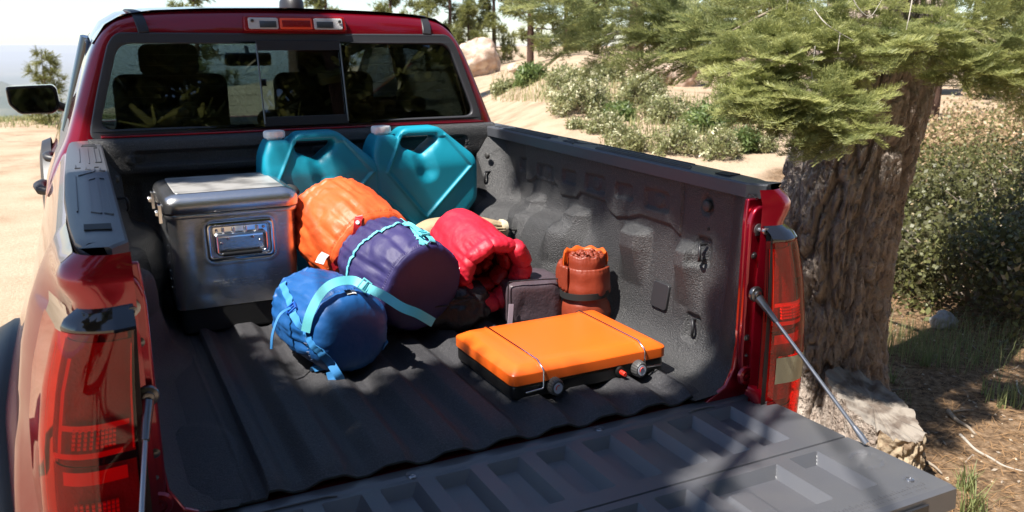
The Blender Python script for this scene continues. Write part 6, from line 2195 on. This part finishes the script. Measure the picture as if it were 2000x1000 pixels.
# dry grass on the brink at the left and between the bank shrubs
def field(n_, px0, px1, py0, py1):
    out = []
    for q_ in range(n_):
        c_ = on_ground(random.uniform(px0, px1), random.uniform(py0, py1)); out.append((c_.x, c_.y, gh(c_.x, c_.y)))
    return np.array(out)
grass('dry_grass', np.concatenate([field(1500, -40, 240, 228, 236), field(500, -40, 300, 236, 250)]), .04, .14, .010, .5, tn=(.55, 1))
grass('dry_grass', np.concatenate([field(1800, 960, 1250, 140, 200), field(1500, 1180, 1520, 190, 300), field(700, 1780, 1900, 245, 300)]), .06, .22, .010, .5, tn=(.5, 1))
# pebbles
P_ = scatter(800, 1.2, 5.5, -1.5, 4.5)
ico = np.array([(1, 0, 0), (-1, 0, 0), (0, 1, 0), (0, -1, 0), (0, 0, .7), (0, 0, -.7)]); icf = np.array([(0, 2, 4), (2, 1, 4), (1, 3, 4), (3, 0, 4), (2, 0, 5), (1, 2, 5), (3, 1, 5), (0, 3, 5)])
s_ = rng.uniform(.003, .012, len(P_))
ico_v = (ico[None] + rng.normal(size=(len(P_), 6, 3)) * .2) * s_[:, None, None] + P_[:, None, :]
tag(np_obj('pebbles', ico_v.reshape(-1, 3), (icf[None] + (np.arange(len(P_)) * 6)[:, None, None]).reshape(-1, 3), 'bleached'), kind='stuff')
# wood chips and cones' scales
P_ = scatter(1500, 1.3, 5.0, -1.2, 4.2)
k = len(P_); ang = rng.uniform(0, 2 * PI, k); s_ = rng.uniform(.004, .016, k)
dx = np.stack([np.cos(ang), np.sin(ang), rng.normal(size=k) * .3], 1) * s_[:, None]; dy = np.stack([-np.sin(ang), np.cos(ang), rng.normal(size=k) * .3], 1) * (s_ * .5)[:, None]
a0 = P_ + np.array([0, 0, .006])
tag(np_obj('bark_chips', np.stack([a0 - dx, a0 - dy, a0 + dx, a0 + dy], 1).reshape(-1, 3), np.arange(k * 4).reshape(-1, 4), 'twig'), kind='stuff')
def stick(label, pts, r_, m='twig'):
    pth = catmull([on_ground(*p_) + Vector((0, 0, r_ * .8 + (p_[2] if len(p_) > 2 else 0) * 0)) for p_ in pts], 22)
    pth = [p_ + Vector((noise.noise(p_ * 9) * r_ * .8, noise.noise(p_ * 9 + Vector((5, 0, 0))) * r_ * .8, 0)) for p_ in pth]
    o = MB().tube(pth, [r_ * (1 - .5 * k_ / 21) for k_ in range(22)], 8).obj('stick', m, None, smooth=60)
    tag(o, label, 'stick', 'sticks on the ground')
def og(px, py): return (px, py)
stick('thick brown stick lying right of the stump', [(1852, 806), (1870, 825), (1890, 838), (1906, 852)], .011)
stick('long thin pale stick reaching the right edge of the picture', [(1876, 852), (1900, 876), (1932, 896), (1960, 912), (2010, 926)], .007, 'dead_twig')
stick('short dark twig above the thick brown stick', [(1862, 806), (1885, 803), (1902, 803)], .006)
stick('small bent twig near the bottom edge', [(1885, 905), (1900, 890), (1902, 895)], .004)
stick('twig lying close to the stump base', [(1812, 905), (1828, 915), (1840, 928)], .007)
stick('thin twig leaning below the thicket', [(1840, 552), (1858, 545), (1875, 540)], .005, 'dead_twig')
stick('thin stick lying at the far right', [(1985, 745), (1990, 765), (1998, 775)], .005, 'dead_twig')
for k_ in range(26):
    x, y = rng.uniform(1.7, 4.6), rng.uniform(-.6, 3.4)
    a = rng.uniform(0, 2 * PI); L_ = rng.uniform(.05, .16)
    o = MB().tube([(x, y, gh(x, y) + .006), (x + math.cos(a) * L_ * .5, y + math.sin(a) * L_ * .5, gh(x, y) + .010), (x + math.cos(a + .2) * L_, y + math.sin(a + .2) * L_, gh(x, y) + .006)], [.003, .0026, .0016], 5).obj('small_twig', 'twig')
    tag(o, 'small dry twig among the pine litter by the stump', 'twig', 'small twigs in the litter')

# ------------------------------------------------------------------ air
hz = MB(); hz.box((-60900, -60900, -601.5), (60900, 60900, 15.5))
ho = hz.obj('haze', None, None, smooth=0)
hm_ = bpy.data.materials.new('haze'); hm_.use_nodes = True
hn = hm_.node_tree.nodes; hn.remove(hn['Principled BSDF'])
pv = hn.new('ShaderNodeVolumePrincipled')
pv.inputs['Color'].default_value = (.90, .93, 1.0, 1)
pv.inputs['Density'].default_value = 6.5e-5
pv.inputs['Anisotropy'].default_value = .2
hm_.node_tree.links.new(pv.outputs[0], hn['Material Output'].inputs['Volume'])
ho.data.materials.append(hm_)
tag(ho, kind='stuff')
